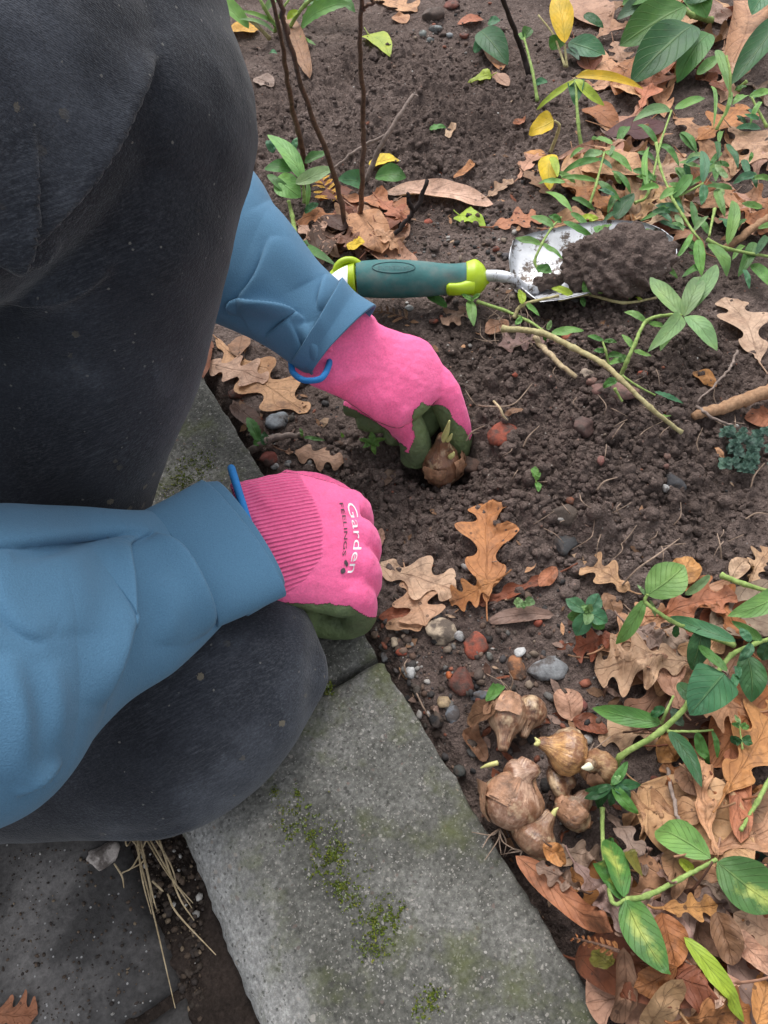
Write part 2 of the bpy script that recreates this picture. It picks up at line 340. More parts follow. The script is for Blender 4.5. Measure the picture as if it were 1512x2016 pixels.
for q in ((1180, 880, .12), (1010, 780, .1), (860, 900, .09), (1250, 720, .1), (760, 230, .22), (900, 1000, .06)):
    p = P(q[0], q[1]); dig = np.maximum(dig, np.exp(-((XX-p[0])**2+(YY-p[1])**2)/q[2]**2))
near = (XX < 2.5) & (YY < 2.5) & (YY > -.6)
amp = (.45+.75*sstep(.15, .7, dig))*near
ZZ = soil_h(XX, YY)+amp*(lumps(wx, wy, .019, 41, .5)*.5+lumps(wx, wy, .0085, 42, .7)*.55+lumps(wx, wy, .0046, 43, .85)*.6+.0055*fbm(XX*230, YY*230, 51, 3)+.005*fbm(XX*60, YY*60, 52, 2))-.0035*amp
ZZ[XX < .0655] = -.03
VV = np.stack([XX, YY, ZZ], -1).reshape(-1, 3)
soil = mk('soil', VV, gridf(len(gx), len(gy)), MS); tag(soil, kind='structure')
from bisect import bisect
def ground(x, y):                                    # height of the crumbly surface itself
    i = min(max(bisect(gx, x)-1, 0), len(gx)-2); j = min(max(bisect(gy, y)-1, 0), len(gy)-2); return float(ZZ[i, j])
# ------------------------------------------------------------------ kerb of two visible stones, moss
def ico(sub=1):
    import bmesh
    bm = bmesh.new(); bmesh.ops.create_icosphere(bm, subdivisions=sub, radius=1); v = np.array([q.co[:] for q in bm.verts]); f = np.array([[q.index for q in k.verts] for k in bm.faces]); bm.free(); return v, f
ICO1, ICO2, ICO3 = ico(1), ico(2), ico(3)
kerb = empty('kerb', (0, .2, 0), kind='structure')
def kerb_stone(y0, y1, seed, fine):
    n = max(int((y1-y0)/(.004 if fine else .02)), 4); ys = np.linspace(y0, y1, n)
    prof = [(KX, -.12), (KX, -.06), (KX, -.02), (KX, -.004), (KX-.0004, -.0012), (KX-.0018, 0)]
    prof += [(x, 0) for x in np.linspace(KX-.005, KL+.034, 40)]
    prof += [(KL+.03, -.0008), (KL+.024, -.004), (KL+.016, -.009), (KL+.008, -.0145), (KL+.003, -.02), (KL, -.027), (KL, -.05), (KL, -.12)]
    pr = np.array(prof); V = np.zeros((n, len(pr), 3)); V[:, :, 0] = pr[None, :, 0]; V[:, :, 1] = ys[:, None]; V[:, :, 2] = pr[None, :, 1]
    x, y = V[..., 0], V[..., 1]; k = seed*3.7
    V[..., 2] += .0016*fbm(x*60+k, y*60, 61, 4)*(V[..., 2] > -.03); V[..., 0] += .0016*fbm(y*70+k, V[..., 2]*70, 62, 4)+.0014*fbm(y*260+k, V[..., 2]*260, 64, 3)
    ed = np.minimum(np.abs(y-y0), np.abs(y-y1)); rr = .005; V[..., 2] -= np.where(ed < rr, (rr-np.sqrt(np.maximum(0, rr*rr-(rr-ed)**2))), 0)*.8
    V[..., 1] += np.where(ed < 1e-6, .002*fbm(x*80+k, V[..., 2]*60, 63, 3), 0)
    m = len(pr); f = [tuple(q)[::-1] for q in gridf(n, m)]; f += [tuple(range(m)), tuple(range((n-1)*m, n*m))[::-1]]
    return mk('kerb_stone', V.reshape(-1, 3), f, MK, kerb)
kerb_stone(-.80, .1935, 1, True); kerb_stone(.1985, 1.19, 2, True); kerb_stone(1.195, 2.2, 3, False); kerb_stone(-1.8, -.805, 4, False)
# ------------------------------------------------------------------ paving on the left
pave = empty('pavement', (-.3, .2, -.03), kind='structure')
bx_, by_ = np.meshgrid(np.linspace(-4, KL+.006, 60), np.linspace(-4, 4, 90), indexing='ij')
MBED, t, b = mat('path_dirt', .95, .15); v = tc(t); lk(t, mix(t, .7, ramp(t, noi(t, v, 25, 5), [(.3, (.022, .017, .014)), (.7, (.065, .048, .04))]), ramp(t, noi(t, v, 420, 4, .7), [(.3, .4), (.7, 1.6)]), 'MULTIPLY'), b.inputs['Base Color']); bump(t, b, noi(t, v, 220, 5, .7), .004, 1.)
bxs = np.concatenate([np.linspace(-4, -.42, 40), np.linspace(-.4, KL+.006, 150)]); bys = np.concatenate([np.linspace(-4, -.25, 30), np.linspace(-.23, .4, 260), np.linspace(.42, 4, 30)]); bx_, by_ = np.meshgrid(bxs, bys, indexing='ij')
path_dirt = mk('path_bedding', np.stack([bx_, by_, -.035+.004*fbm(bx_*30, by_*30, 71, 3)+.8*lumps(bx_, by_, .007, 75, .6)], -1).reshape(-1, 3), gridf(len(bxs), len(bys)), MBED); tag(path_dirt, kind='structure')
def slab(x0, x1, y0, y1, z, seed, fine=True):
    n = 70 if fine else 12; xs = np.linspace(x0, x1, n); ys = np.linspace(y0, y1, n); x, y = np.meshgrid(xs, ys, indexing='ij')
    e = np.minimum(np.minimum(x-x0, x1-x), np.minimum(y-y0, y1-y)); zz = z+.0018*fbm(x*40+seed, y*40, 72, 4)-.008*np.exp(-e/.004)
    x = x+.003*fbm(y*30, x*0+seed, 73, 3); y = y+.003*fbm(x*30, y*0+seed+5, 74, 3)
    V = np.stack([x, y, zz], -1).reshape(-1, 3); f = [tuple(q) for q in gridf(n, n)]
    ring = [i*n for i in range(n)]+[(n-1)*n+j for j in range(1, n)]+[i*n+n-1 for i in range(n-2, -1, -1)]+[j for j in range(n-2, 0, -1)]
    o = len(V); V = np.vstack([V, V[ring]-[0, 0, .05]]); k = len(ring)
    f += [(ring[i], o+i, o+(i+1) % k, ring[(i+1) % k])[::-1] for i in range(k)]
    return mk('paving_slab', V, f, MSL, pave)
sx1 = P(300, 1800, -.025)[0]
ycut = P(215, 2030, -.025)[1]
slab(sx1-.30, sx1, ycut, ycut+.3, -.025, 1); slab(sx1-.30, sx1, ycut-.305, ycut-.006, -.026, 2); slab(sx1-.30, sx1, ycut+.306, ycut+.61, -.026, 3, False)
for k in range(3): slab(sx1-.607, sx1-.306, ycut-.305+k*.306, ycut-.006+k*.306, -.025, 5+k, False)
# ------------------------------------------------------------------ the person: trousers, jacket sleeves, gloves
def S2(a, b, za, zb, flat): return (P(a[0], a[1], za), P(b[0], b[1], zb), flat)
def SD(a, b, da, db, flat): return (PD(a[0], a[1], da), PD(b[0], b[1], db), flat)
person = empty('person', P(330, 1450, .0), 'person in black trousers, blue jacket and pink gloves kneeling on the kerb', 'person')
LW = nrm(P(0, 1100, 0)-P(600, 1100, 0))
def ball(c, r):
    v, f = ICO3; return np.asarray(c)+v*r, [tuple(q) for q in f]
# trousers: raised knee with shin (far leg) and the leg lying on the kerb (near leg)
K = PD(176, 236, .362); shin = [K, PD(165, 420, .375), PD(150, 650, .41), PD(105, 830, .435), PD(62, 1000, .455), PD(0, 1150, .47)]
legA = [tube(shin, [.080, .0755, .0715, .0685, .066, .060], 40, sub=10),
        tube([K, PD(128, 60, .352), PD(80, -150, .34)], [.080, .0775, .076], 40, sub=8),
        tube([K, PD(60, 180, .34), PD(-150, 170, .30), PD(-500, 300, .27)], [.0775, .081, .083, .085], 40, sub=10)]
bm_s = [S2((-420, 1060), (-420, 1668), .05, .0, .72), S2((-200, 1060), (-200, 1666), .05, .0, .72), S2((0, 1070), (0, 1664), .055, .004, .7), S2((200, 1085), (200, 1656), .055, .006, .68),
        S2((345, 1100), (350, 1644), .055, .01, .66), S2((450, 1125), (455, 1596), .055, .012, .64), S2((540, 1160), (535, 1526), .052, .014, .62), S2((600, 1200), (592, 1445), .045, .014, .62), S2((630, 1262), (626, 1390), .035, .018, .6), S2((640, 1310), (640, 1345), .026, .02, .6)]
legB = [loft(bm_s, 60, 48)]
hip = [tube([PD(-500, 300, .27), PD(-900, 800, .34), P(-420, 1350, .06)], [.085, .1, .085], 30, sub=8)]
V, fc, N = remesh(legA+legB+hip+[ball(K, .0825), ball(PD(128, 60, .352), .0795), ball(PD(168, 330, .368), .0785)], .0021, 30)
px, dp = proj(V)
tr_lines = [([(300, 110), (268, 165), (205, 270), (128, 372), (48, 468), (10, 520)], 30, .0095, 'lipR'), ([(70, 250), (46, 400), (22, 480), (10, 520)], 20, .007, 'lipR'), ([(-40, 500), (20, 512), (70, 505), (120, 480)], 16, .006, 'lipL'), ([(-20, 590), (60, 590), (150, 570), (230, 520)], 22, .005, 'lipL'),
            ([(40, 610), (110, 585), (215, 525)], 22, .004, 'ridge'), ([(260, 560), (340, 520), (470, 440)], 60, .003, 'ridge'), ([(300, 60), (330, 200), (300, 330)], 60, .003, 'ridge'),
            ([(150, 1655), (260, 1650), (330, 1640), (400, 1618)], 6, .0025, 'ridge'), ([(240, 1500), (380, 1470), (520, 1390)], 40, .002, 'ridge'), ([(420, 1250), (520, 1290), (600, 1300)], 30, .0015, 'ridge')]
V = crease(V, N, tr_lines)
V += N*(.0016*fbm(V[:, 0]*22+V[:, 2]*9, V[:, 1]*22-V[:, 2]*13, 81, 3)+.0005*fbm(V[:, 0]*90, V[:, 1]*90+V[:, 2]*60, 82, 3))[:, None]
V[:, 2] = np.maximum(V[:, 2], np.where(V[:, 0] < KL, -.026, .0006))
mk('trousers', V, fc, MD, person)
# sleeves: open tubes of cloth with folds, each with a turned-up cuff
def cloth(st, nlen, nring, lines, thick, seed, name, material, parent, wob=.0012, cap0=True):
    v, f = loft(st, nlen, nring, caps=False); f = np.array(f)
    n = pnorm(v, f)
    c = v.reshape(-1, nring, 3).mean(1).repeat(nring, 0)
    if ((v-c)*n).sum() < 0: f = f[:, ::-1]; n = -n
    v = crease(v, n, lines); v += n*(wob*fbm(v[:, 0]*26+v[:, 2]*9, v[:, 1]*26, seed, 3))[:, None]
    n = pnorm(v, f); inner = v-n*thick; k = len(v); m = v.shape[0]//nring
    f2 = f[:, ::-1]+k; e = (m-1)*nring; j = np.arange(nring); j2 = (j+1) % nring
    def rim(base): return np.stack([base+j, base+j2, base+j2+k, base+j+k], -1)
    r1, r0 = rim(e), rim(0)
    allf = np.vstack([f, f2, r1[:, ::-1], r0])
    return mk(name, np.vstack([v, inner]), allf, material, parent)
stB = [S2((-520, 1120), (-420, 1840), .24, .2, .7), S2((-300, 1040), (-230, 1740), .215, .175, .7), S2((-130, 1012), (-40, 1650), .195, .16, .68), S2((-30, 1003), (75, 1590), .18, .14, .66), S2((75, 1002), (160, 1478), .162, .122, .64),
       S2((170, 1004), (252, 1385), .145, .11, .62), S2((245, 1010), (345, 1322), .128, .10, .6), S2((300, 1005), (415, 1255), .113, .090, .46), S2((335, 990), (448, 1220), .106, .087, .4)]
lnB = [([(-60, 1075), (40, 1062), (150, 1046), (240, 1040), (305, 1046)], 24, .0062, 'lipL'), ([(20, 1092), (90, 1082), (170, 1058), (235, 1044)], 20, -.004, 'ridge'), ([(300, 1043), (250, 1062), (228, 1095), (222, 1180), (212, 1290), (200, 1390)], 20, .0052, 'lipR'), ([(228, 1095), (222, 1200), (205, 1320), (188, 1430)], 30, .003, 'ridge'),
       ([(305, 1047), (335, 1090), (365, 1160), (395, 1220), (410, 1245)], 22, .006, 'lipR'), ([(-10, 1110), (6, 1190), (40, 1235), (95, 1262)], 40, .0038, 'lipL'), ([(120, 1080), (150, 1160), (150, 1250)], 50, .004, 'ridge'),
       ([(10, 1290), (35, 1420), (40, 1540)], 34, .006, 'ridge'), ([(30, 1570), (80, 1530), (125, 1500)], 20, .0025, 'lipL'), ([(300, 1130), (330, 1200), (330, 1270)], 28, .004, 'ridge'), ([(100, 1300), (110, 1400), (95, 1490)], 30, .0035, 'ridge')]
lnB = [(p, w*.95, a*(.9 if k == 'ridge' else 2.1), k) for p, w, a, k in lnB]
sleeveB = cloth(stB, 300, 230, lnB, .0012, 91, 'sleeve', MJ, person)
cuB = [S2((278, 1012), (430, 1234), .120, .095, .56), S2((335, 982), (497, 1204), .114, .091, .47), S2((393, 950), (563, 1172), .108, .087, .38)]
subB = cloth(cuB, 40, 120, [([(285, 1030), (340, 1090), (400, 1190)], 10, .0008, 'ridge')], .0022, 92, 'cuff', MJ, sleeveB, .0008)
liB = [S2((330, 985), (490, 1210), .108, .087, .44), S2((385, 958), (545, 1176), .104, .085, .44), S2((424, 952), (560, 1150), .102, .084, .46)]
cloth(liB, 20, 100, [], .001, 93, 'cuff_lining', MJ, sleeveB, .0008)
def clothA_z(p, z): return P(p[0], p[1], z)
stA = [SD((150, 150), (60, 480), .60, .58, .7), SD((320, 230), (220, 560), .56, .545, .7), SD((440, 290), (350, 610), .535, .52, .7), SD((505, 345), (415, 632), .525, .51, .68), SD((545, 415), (455, 648), .522, .508, .66), SD((592, 478), (500, 668), .522, .508, .64), SD((630, 522), (540, 692), .522, .51, .62), SD((672, 560), (590, 728), .522, .512, .6), SD((700, 582), (610, 735), .522, .513, .58)]
lnA = [([(452, 620), (458, 600), (500, 603), (560, 612), (600, 630)], 16, .006, 'lipR'), ([(462, 598), (510, 545), (530, 470)], 22, .005, 'lipR'), ([(470, 605), (520, 610), (580, 625)], 14, .004, 'ridge'), ([(590, 620), (560, 645), (520, 665)], 18, .005, 'lipL'),
       ([(640, 540), (634, 580), (625, 610)], 14, .004, 'lipL'), ([(600, 640), (620, 690), (630, 730)], 16, .004, 'ridge'), ([(520, 400), (560, 480), (600, 560)], 30, .003, 'ridge'), ([(575, 640), (590, 690), (605, 725)], 12, .004, 'lipR')]
lnA = [(p, w*1.05, a*1.7, k) for p, w, a, k in lnA]
sleeveA = cloth(stA, 280, 200, lnA, .0012, 95, 'sleeve', MJ, person)
cuA = [SD((672, 548), (574, 712), .515, .505, .68), SD((700, 578), (598, 725), .517, .508, .64), SD((740, 604), (612, 737), .517, .509, .64)]
cloth(cuA, 36, 110, [([(600, 600), (640, 650), (640, 730)], 16, .001, 'ridge')], .002, 96, 'cuff', MJ, sleeveA, .0008)
# ---- gloves
def inpoly(px, poly):
    poly = np.asarray(poly, float); x, y = px[:, 0], px[:, 1]; r = np.zeros(len(px), bool); j = len(poly)-1
    for i in range(len(poly)):
        xi, yi = poly[i]; xj, yj = poly[j]
        r ^= ((yi > y) != (yj > y)) & (x < (xj-xi)*(y-yi)/(yj-yi+1e-9)+xi); j = i
    return r
def fattr(o, name, a):
    at = o.data.attributes.new(name, 'FLOAT', 'POINT'); at.data.foreach_set('value', np.asarray(a, np.float32))
def split_glove(V, fc, pinkv, rib, mask, thing):
    N = pnorm(V, fc); fm = pinkv[fc].mean(1) > .5
    out = []
    for nm, sel, m in (('knit_back', fm, MKN), ('palm_coating', ~fm, MLX)):
        f = fc[sel]; ids, inv = np.unique(f.ravel(), return_inverse=True); vv = V[ids]+(N[ids]*.0004 if nm == 'palm_coating' else 0)
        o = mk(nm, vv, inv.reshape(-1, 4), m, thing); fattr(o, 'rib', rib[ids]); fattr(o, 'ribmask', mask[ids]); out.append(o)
    return out
MBT = plain('blue_trim', (.025, .2, .52), .7, .3)
# near glove: a closed right hand resting on the kerb, back up, knuckles to the garden side
B0 = P(640, 1090, 0)
gB = empty('glove', (0, 0, 0)); gB.parent = person
gmk = lambda name, v, f, m, g, **k: mk(name, v, f, m, g, **k)
palmB = [S2((452, 955), (530, 1190), .082, .06, .46), S2((505, 944), (572, 1192), .08, .058, .46), S2((565, 934), (628, 1204), .074, .052, .44), S2((640, 950), (676, 1214), .066, .046, .42), S2((694, 972), (712, 1205), .058, .042, .40)]
parts = [loft(palmB, 40, 40)]
kn = [((690, 1000), .056, .0122, .0), ((702, 1056), .058, .0130, .002), ((704, 1113), .055, .0126, .002), ((697, 1172), .048, .0116, .0)]
for (kp, z, r, ex) in kn:
    a = P(kp[0], kp[1], z); w = a+LW*.03+np.array([0, 0, .002])
    j2 = a+np.array([0, 0, -.033])+LW*.003; j3 = j2+LW*.024+np.array([0, 0, -.003]); tp = j3+LW*.012+np.array([0, 0, .012])
    parts.append(tube([w, a, j2, j3, tp], [r*.95, r, r*.98, r*.92, r*.8], 16, sub=6))
parts.append(tube([P(560, 968, .045), P(620, 968, .034), P(665, 985, .028), P(695, 1010, .026)], [.015, .0135, .0125, .0105], 16, sub=6))
V, fc, N = remesh(parts, .0011, 9)
px, dp = proj(V)
V = crease(V, N, [([(500, 950), (520, 985), (550, 1000)], 14, .002, 'ridge'), ([(600, 1120), (580, 1150), (560, 1172)], 10, .0018, 'lipL'), ([(470, 960), (500, 1020), (540, 1090)], 18, .0016, 'ridge'), ([(640, 960), (655, 1080), (650, 1190)], 40, .0012, 'ridge'), ([(575, 945), (590, 975), (600, 1000)], 9, .0012, 'lipL'), ([(660, 1010), (690, 1016), (712, 1024)], 6, -.0012, 'ridge'), ([(665, 1140), (690, 1138), (712, 1142)], 6, -.0012, 'ridge')])
V += N*(.0007*fbm(V[:, 0]*160, V[:, 1]*160+V[:, 2]*70, 101, 3))[:, None]
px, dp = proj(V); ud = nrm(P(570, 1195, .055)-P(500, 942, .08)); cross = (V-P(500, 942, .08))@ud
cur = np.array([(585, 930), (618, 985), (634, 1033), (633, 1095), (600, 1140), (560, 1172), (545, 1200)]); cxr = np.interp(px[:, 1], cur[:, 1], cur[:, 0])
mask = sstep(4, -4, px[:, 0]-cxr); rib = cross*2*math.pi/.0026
N = pnorm(V, fc); lowy = np.interp(px[:, 0], [540, 560, 600, 650, 690, 722], [1200, 1188, 1188, 1190, 1194, 1216])+3*fbm(px[:, 0]/12, px[:, 1]/12, 5, 2)
facing = ((CAMP-V)*N).sum(1)/np.linalg.norm(CAMP-V, axis=1)
pink = ((px[:, 1] < lowy) & (facing > -.25)) | (px[:, 0] < 545)
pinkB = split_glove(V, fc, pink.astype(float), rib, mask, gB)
VB, FB = V, fc
# far glove: a left hand reaching down, finger and thumb pinching the bulb
gA = empty('glove', (0, 0, 0)); gA.parent = person
palmA = [S2((712, 602), (578, 728), .102, .09, .5), S2((738, 628), (604, 752), .095, .083, .5), S2((748, 640), (640, 770), .09, .08, .45), S2((790, 655), (688, 792), .078, .068, .42), S2((836, 672), (738, 825), .066, .054, .4), S2((866, 712), (778, 842), .054, .042, .38), S2((880, 755), (808, 828), .044, .034, .36)]
parts = [loft(palmA, 40, 40)]
def fin(pp, rr): return tube([P(*q) for q in pp], rr, 16, sub=6)
parts += [fin([(838, 735, .048), (870, 768, .038), (890, 815, .02), (901, 856, -.002), (901, 892, -.02)], [.0135, .0135, .0122, .0115, .0095]),
          fin([(735, 760, .05), (775, 808, .036), (806, 845, .018), (818, 880, .002), (815, 906, -.012)], [.016, .0155, .0128, .0122, .0105]),
          fin([(830, 745, .035), (850, 790, .012), (835, 835, .0), (790, 850, .0), (766, 852, .004)], [.0125, .0122, .0115, .011, .0095]),
          fin([(790, 760, .04), (805, 800, .018), (770, 822, .008), (735, 826, .008), (708, 822, .010)], [.0125, .012, .0112, .0105, .0092]),
          fin([(745, 745, .05), (762, 790, .028), (735, 800, .02), (706, 800, .018), (684, 796, .018)], [.0115, .0112, .0105, .0098, .0085])]
V, fc, N = remesh(parts, .0011, 4)
V = crease(V, N, [([(650, 765), (690, 745), (740, 735)], 12, .0016, 'ridge'), ([(735, 650), (732, 690), (735, 705)], 8, .0016, 'lipL'), ([(800, 800), (790, 830), (785, 860)], 9, .0012, 'ridge'), ([(700, 770), (750, 790), (790, 800)], 26, .0012, 'ridge')])
V += N*(.0007*fbm(V[:, 0]*160, V[:, 1]*160+V[:, 2]*70, 103, 3))[:, None]
N = pnorm(V, fc); px, dp = proj(V); wob = np.column_stack([fbm(px[:, 0]/14, px[:, 1]/14, 7, 2), fbm(px[:, 0]/14, px[:, 1]/14, 8, 2)])*5
facing = ((CAMP-V)*N).sum(1)/np.linalg.norm(CAMP-V, axis=1)
pk = [(560, 560), (760, 560), (900, 640), (950, 820), (924, 868), (914, 846), (896, 832), (884, 808), (871, 796), (850, 797), (828, 792), (816, 812), (812, 845), (820, 856), (812, 874), (804, 892), (794, 893), (800, 880), (783, 868), (775, 862), (760, 843), (725, 822), (683, 800), (640, 790), (560, 780)]
pink = (inpoly(px+wob, pk) & (facing > -.15)) | (px[:, 0] < 660)
pinkA = split_glove(V, fc, pink.astype(float), px[:, 0]*0, px[:, 0]*0, gA)
VA, FA = V, fc
def ringtube(a, b, flat, rad, n=48):
    c = (a+b)/2; u = (b-a)/2; view = nrm(CAMP-c); w = nrm(view-(view@nrm(u))*nrm(u)); q = np.linspace(0, 2*math.pi, n)
    return tube([c+u*math.cos(t)+w*np.linalg.norm(u)*flat*math.sin(t) for t in q], rad, 10, n=n*2)
gmk('cuff_trim', *ringtube(P(456, 924, .088), P(536, 1182, .062), .44, .0025), MBT, gB)
tq = [(573, 712, .515), (577, 733, .508), (597, 748, .50), (624, 748, .4965), (638, 739, .4985), (648, 716, .508), (648, 694, .53), (620, 690, .545), (584, 700, .53), (573, 712, .515)]
gmk('cuff_trim', *tube([PD(*q) for q in tq], .0022, 10, sub=8), MBT, gA)
v, f = loft([SD((682, 650), (588, 690), .520, .52, .55), SD((660, 696), (574, 718), .512, .516, .52)], 16, 40, caps=False); o = gmk('cuff_band', v, f, MKN, gA)
for nme in ('rib', 'ribmask'): fattr(o, nme, np.zeros(len(v)))
def text_mesh(s, shear=0.):
    cu = bpy.data.curves.new('txt', 'FONT'); cu.body = s; cu.size = 1; cu.resolution_u = 3; o = bpy.data.objects.new('txt', cu); COL.objects.link(o)
    dg = bpy.context.evaluated_depsgraph_get(); me = bpy.data.meshes.new_from_object(o.evaluated_get(dg)); v = verts(me); f = [tuple(p.vertices) for p in me.polygons]
    bpy.data.objects.remove(o); bpy.data.meshes.remove(me); return v[:, :2], f
def decal(pxs, f, bvh, off):
    out = []
    for x, y in pxs:
        d = Vector(ray(x, y)).normalized(); h = bvh.ray_cast(Vector(CAMP), d)
        out.append(np.array(h[0]-d*off) if h[0] else P(x, y, .05))
    return np.array(out), f
bvB = BVHTree.FromPolygons(VB.tolist(), FB.tolist())
MWH = plain('white_print', (.8, .78, .8), .7); MDK = plain('dark_print', (.07, .05, .06), .7)
def printed(s, a, b, hgt, bow, name, m):
    v, f = text_mesh(s); x0, x1 = v[:, 0].min(), v[:, 0].max(); t = (v[:, 0]-x0)/(x1-x0); y = v[:, 1]/.7*hgt
    a, b = np.array(a, float), np.array(b, float); d = nrm(b-a); up = np.array([-d[1], d[0]])*-1; up = up if up[0] > 0 else -up
    pts = a+(b-a)*t[:, None]+up*(y+bow*np.sin(math.pi*t))[:, None]
    v3, f = decal(pts, f, bvB, .0006); o = gmk(name, v3, f, m, gB, smooth=False); return o
printed('Garden', (681, 990), (684, 1128), 16.5, 14, 'white_lettering', MWH)
printed('FEELINGS', (668, 990), (674, 1094), 7, 6, 'dark_lettering', MDK)
lg = []
for (bx2, by2, tx2, ty2, w2) in ((680, 1112, 681, 1102, 3.2), (678, 1118, 673, 1130, 5), (682, 1116, 684, 1106, 2.6)):
    t = np.linspace(0, 1, 7); d = np.array([tx2-bx2, ty2-by2]); nn = nrm([-d[1], d[0]]); w = np.sin(math.pi*t)**.8*w2
    pts = np.vstack([np.array([bx2, by2])+np.outer(t, d)+np.outer(w, nn), np.array([bx2, by2])+np.outer(t, d)-np.outer(w, nn)])
    lg.append((decal(pts, None, bvB, .0006)[0], [(i, i+1, i+8, i+7) for i in range(6)]))
gmk('leaf_emblem', *joinvf(lg), MDK, gB, smooth=False)
# ------------------------------------------------------------------ trowel with its load of soil
MTEAL = plain('teal_rubber', (.05, .165, .165), .7, .3, 0, 30, .3); MLIME = plain('lime_plastic', (.38, .52, .012), .4, .5, 0, 30, .1)
t_, tt_, b_ = MTEAL, MTEAL.node_tree, MTEAL.node_tree.nodes['Principled BSDF']
src = b_.inputs['Base Color'].links[0].from_socket; dm = ramp(tt_, noi(tt_, tc(tt_), 28, 5, .65), [(.42, 0.), (.68, .8)]); lk(tt_, mix(tt_, dm, src, (.19, .18, .165)), b_.inputs['Base Color'])
MSTEEL, t, b = mat('worn_steel', .38, .5); b.inputs['Metallic'].default_value = .7
c = ramp(t, noi(t, tc(t), 40, 5, .7), [(.35, (.5, .51, .54)), (.6, (.66, .67, .7))]); c = mix(t, ramp(t, noi(t, tc(t), 90, 5, .75), [(.52, 0.), (.6, 1.)]), c, (.12, .095, .08)); lk(t, c, b.inputs['Base Color'])
lk(t, ramp(t, noi(t, tc(t), 60, 4), [(.3, .45), (.7, .7)]), b.inputs['Roughness'])
MTAG = plain('white_tag', (.78, .8, .86), .5)
zt = .026
trow = empty('trowel', on(800, 600), 'garden trowel with teal and lime handle lying behind the upper glove, soil on its blade', 'trowel')
hs_ = [(640, 545, 558), (650, 530, 570), (668, 520, 578), (700, 513, 582), (760, 510, 584), (830, 512, 582), (885, 517, 578), (915, 514, 576), (932, 511, 577)]
def hst(q, dz=0, k=1.):
    k *= .87; q = (q[0], q[1]+4, q[2]+1)
    return S2((q[0], (q[1]+q[2])/2+(q[1]-q[2])/2*k), (q[0]+1, (q[1]+q[2])/2-(q[1]-q[2])/2*k), zt+.004+dz, zt-.004+dz, .9)
vb, fb = loft([hst(q) for q in hs_[:4]], 24, 36, .35, 0)
but = mk('handle_butt', vb, fb, MLIME, trow)
# the hanging hole is cut right through
hc = P(686, 533, zt); ax = nrm(CAMP-hc); u1 = nrm(np.cross(ax, [0, 0, 1])); u2 = np.cross(ax, u1); an = np.linspace(0, 2*math.pi, 24, endpoint=False)
cv = np.vstack([hc+ax*.06+np.outer(np.cos(an), u1)*.0088+np.outer(np.sin(an), u2)*.0068, hc-ax*.06+np.outer(np.cos(an), u1)*.0088+np.outer(np.sin(an), u2)*.0068])
cm = bpy.data.meshes.new('cut'); cm.from_pydata((cv-np.array(trow.location)).tolist(), [], [(i, (i+1) % 24, 24+(i+1) % 24, 24+i) for i in range(24)]+[tuple(range(24))[::-1], tuple(range(24, 48))]); co = bpy.data.objects.new('cut', cm); COL.objects.link(co); co.parent = trow
bmod = but.modifiers.new('b', 'BOOLEAN'); bmod.object = co; bmod.operation = 'DIFFERENCE'; bmod.solver = 'EXACT'
bpy.context.view_layer.update(); dg = bpy.context.evaluated_depsgraph_get(); nm = bpy.data.meshes.new_from_object(but.evaluated_get(dg)); but.modifiers.clear(); but.data = nm; bpy.data.objects.remove(co)
rr_ = [hc+ax*.0135+u1*.0112*math.cos(q)+u2*.0092*math.sin(q) for q in np.linspace(0, 2*math.pi, 30)]
mk('hole_rim', *tube(rr_, .0032, 8, n=60), MLIME, trow)
vg, fg = loft([hst(q) for q in [(704, 513, 582)]+hs_[4:]], 60, 48, 0, 0)
cgr = proj(vg)[0]; gN = pnorm(vg, [q for q in fg if len(q) == 4]); vg = vg+gN*(.0016*np.exp(-((cgr[:, 0]-890)/22)**2-((cgr[:, 1]-535)/14)**2))[:, None]*-1
grip = mk('grip', vg, fg, MTEAL, trow)
vc, fc_ = loft([hst((917, 514, 577), 0, 1.03), hst((935, 510, 578), 0, 1.04), hst((950, 516, 572), 0, 1.), hst((958, 526, 562), 0, .95)], 20, 36, 0, .5)
mk('handle_collar', vc, fc_, MLIME, trow)
tg, ftg = loft([S2((884, 562), (886, 577), zt+.006, zt-.008, .6), S2((905, 558), (907, 580), zt+.006, zt-.006, .8), S2((930, 545), (932, 581), zt+.006, zt-.006, .9)], 14, 20, .4, 0)
mk('collar_tongue', tg, ftg, MLIME, trow)
bvg = BVHTree.FromPolygons(np.asarray(vg).tolist(), [tuple(q) for q in fg])
tv, tf = text_mesh('GARDENLINE'); x0, x1 = tv[:, 0].min(), tv[:, 0].max(); tx = 808-(tv[:, 0]-x0)/(x1-x0)*64; ty = 522+tv[:, 1]/.7*8+1
mk('raised_lettering', *decal(np.column_stack([tx, ty]), tf, bvg, .0004), plain('teal_relief', (.022, .10, .105), .5), trow, smooth=False)
ov = [(775+42*math.cos(q), 526.5+10.5*math.sin(q)) for q in np.linspace(0, 2*math.pi, 40)]
mk('oval_outline', *tube(decal(ov, None, bvg, .0002)[0], .00055, 6, n=80), plain('teal_line', (.018, .08, .085), .5), trow)
tgv = cat_rom([P(684, 522, .048), P(664, 532, .05), P(648, 545, .046), P(638, 562, .036)], 10); tgw = cat_rom([P(684, 562, .046), P(672, 574, .046), P(660, 586, .042), P(650, 592, .03)], 10)
tgn = nrm(CAMP-tgv[4]); va = np.vstack([tgv, tgw, tgv-tgn*.0008, tgw-tgn*.0008]); fa = [(i, i+1, i+11, i+10) for i in range(9)]+[(i+20, i+30, i+31, i+21) for i in range(9)]+[(i, i+20, i+21, i+1) for i in range(9)]+[(i+10, i+11, i+31, i+30) for i in range(9)]
mk('white_tag', va, fa, MTAG, trow)
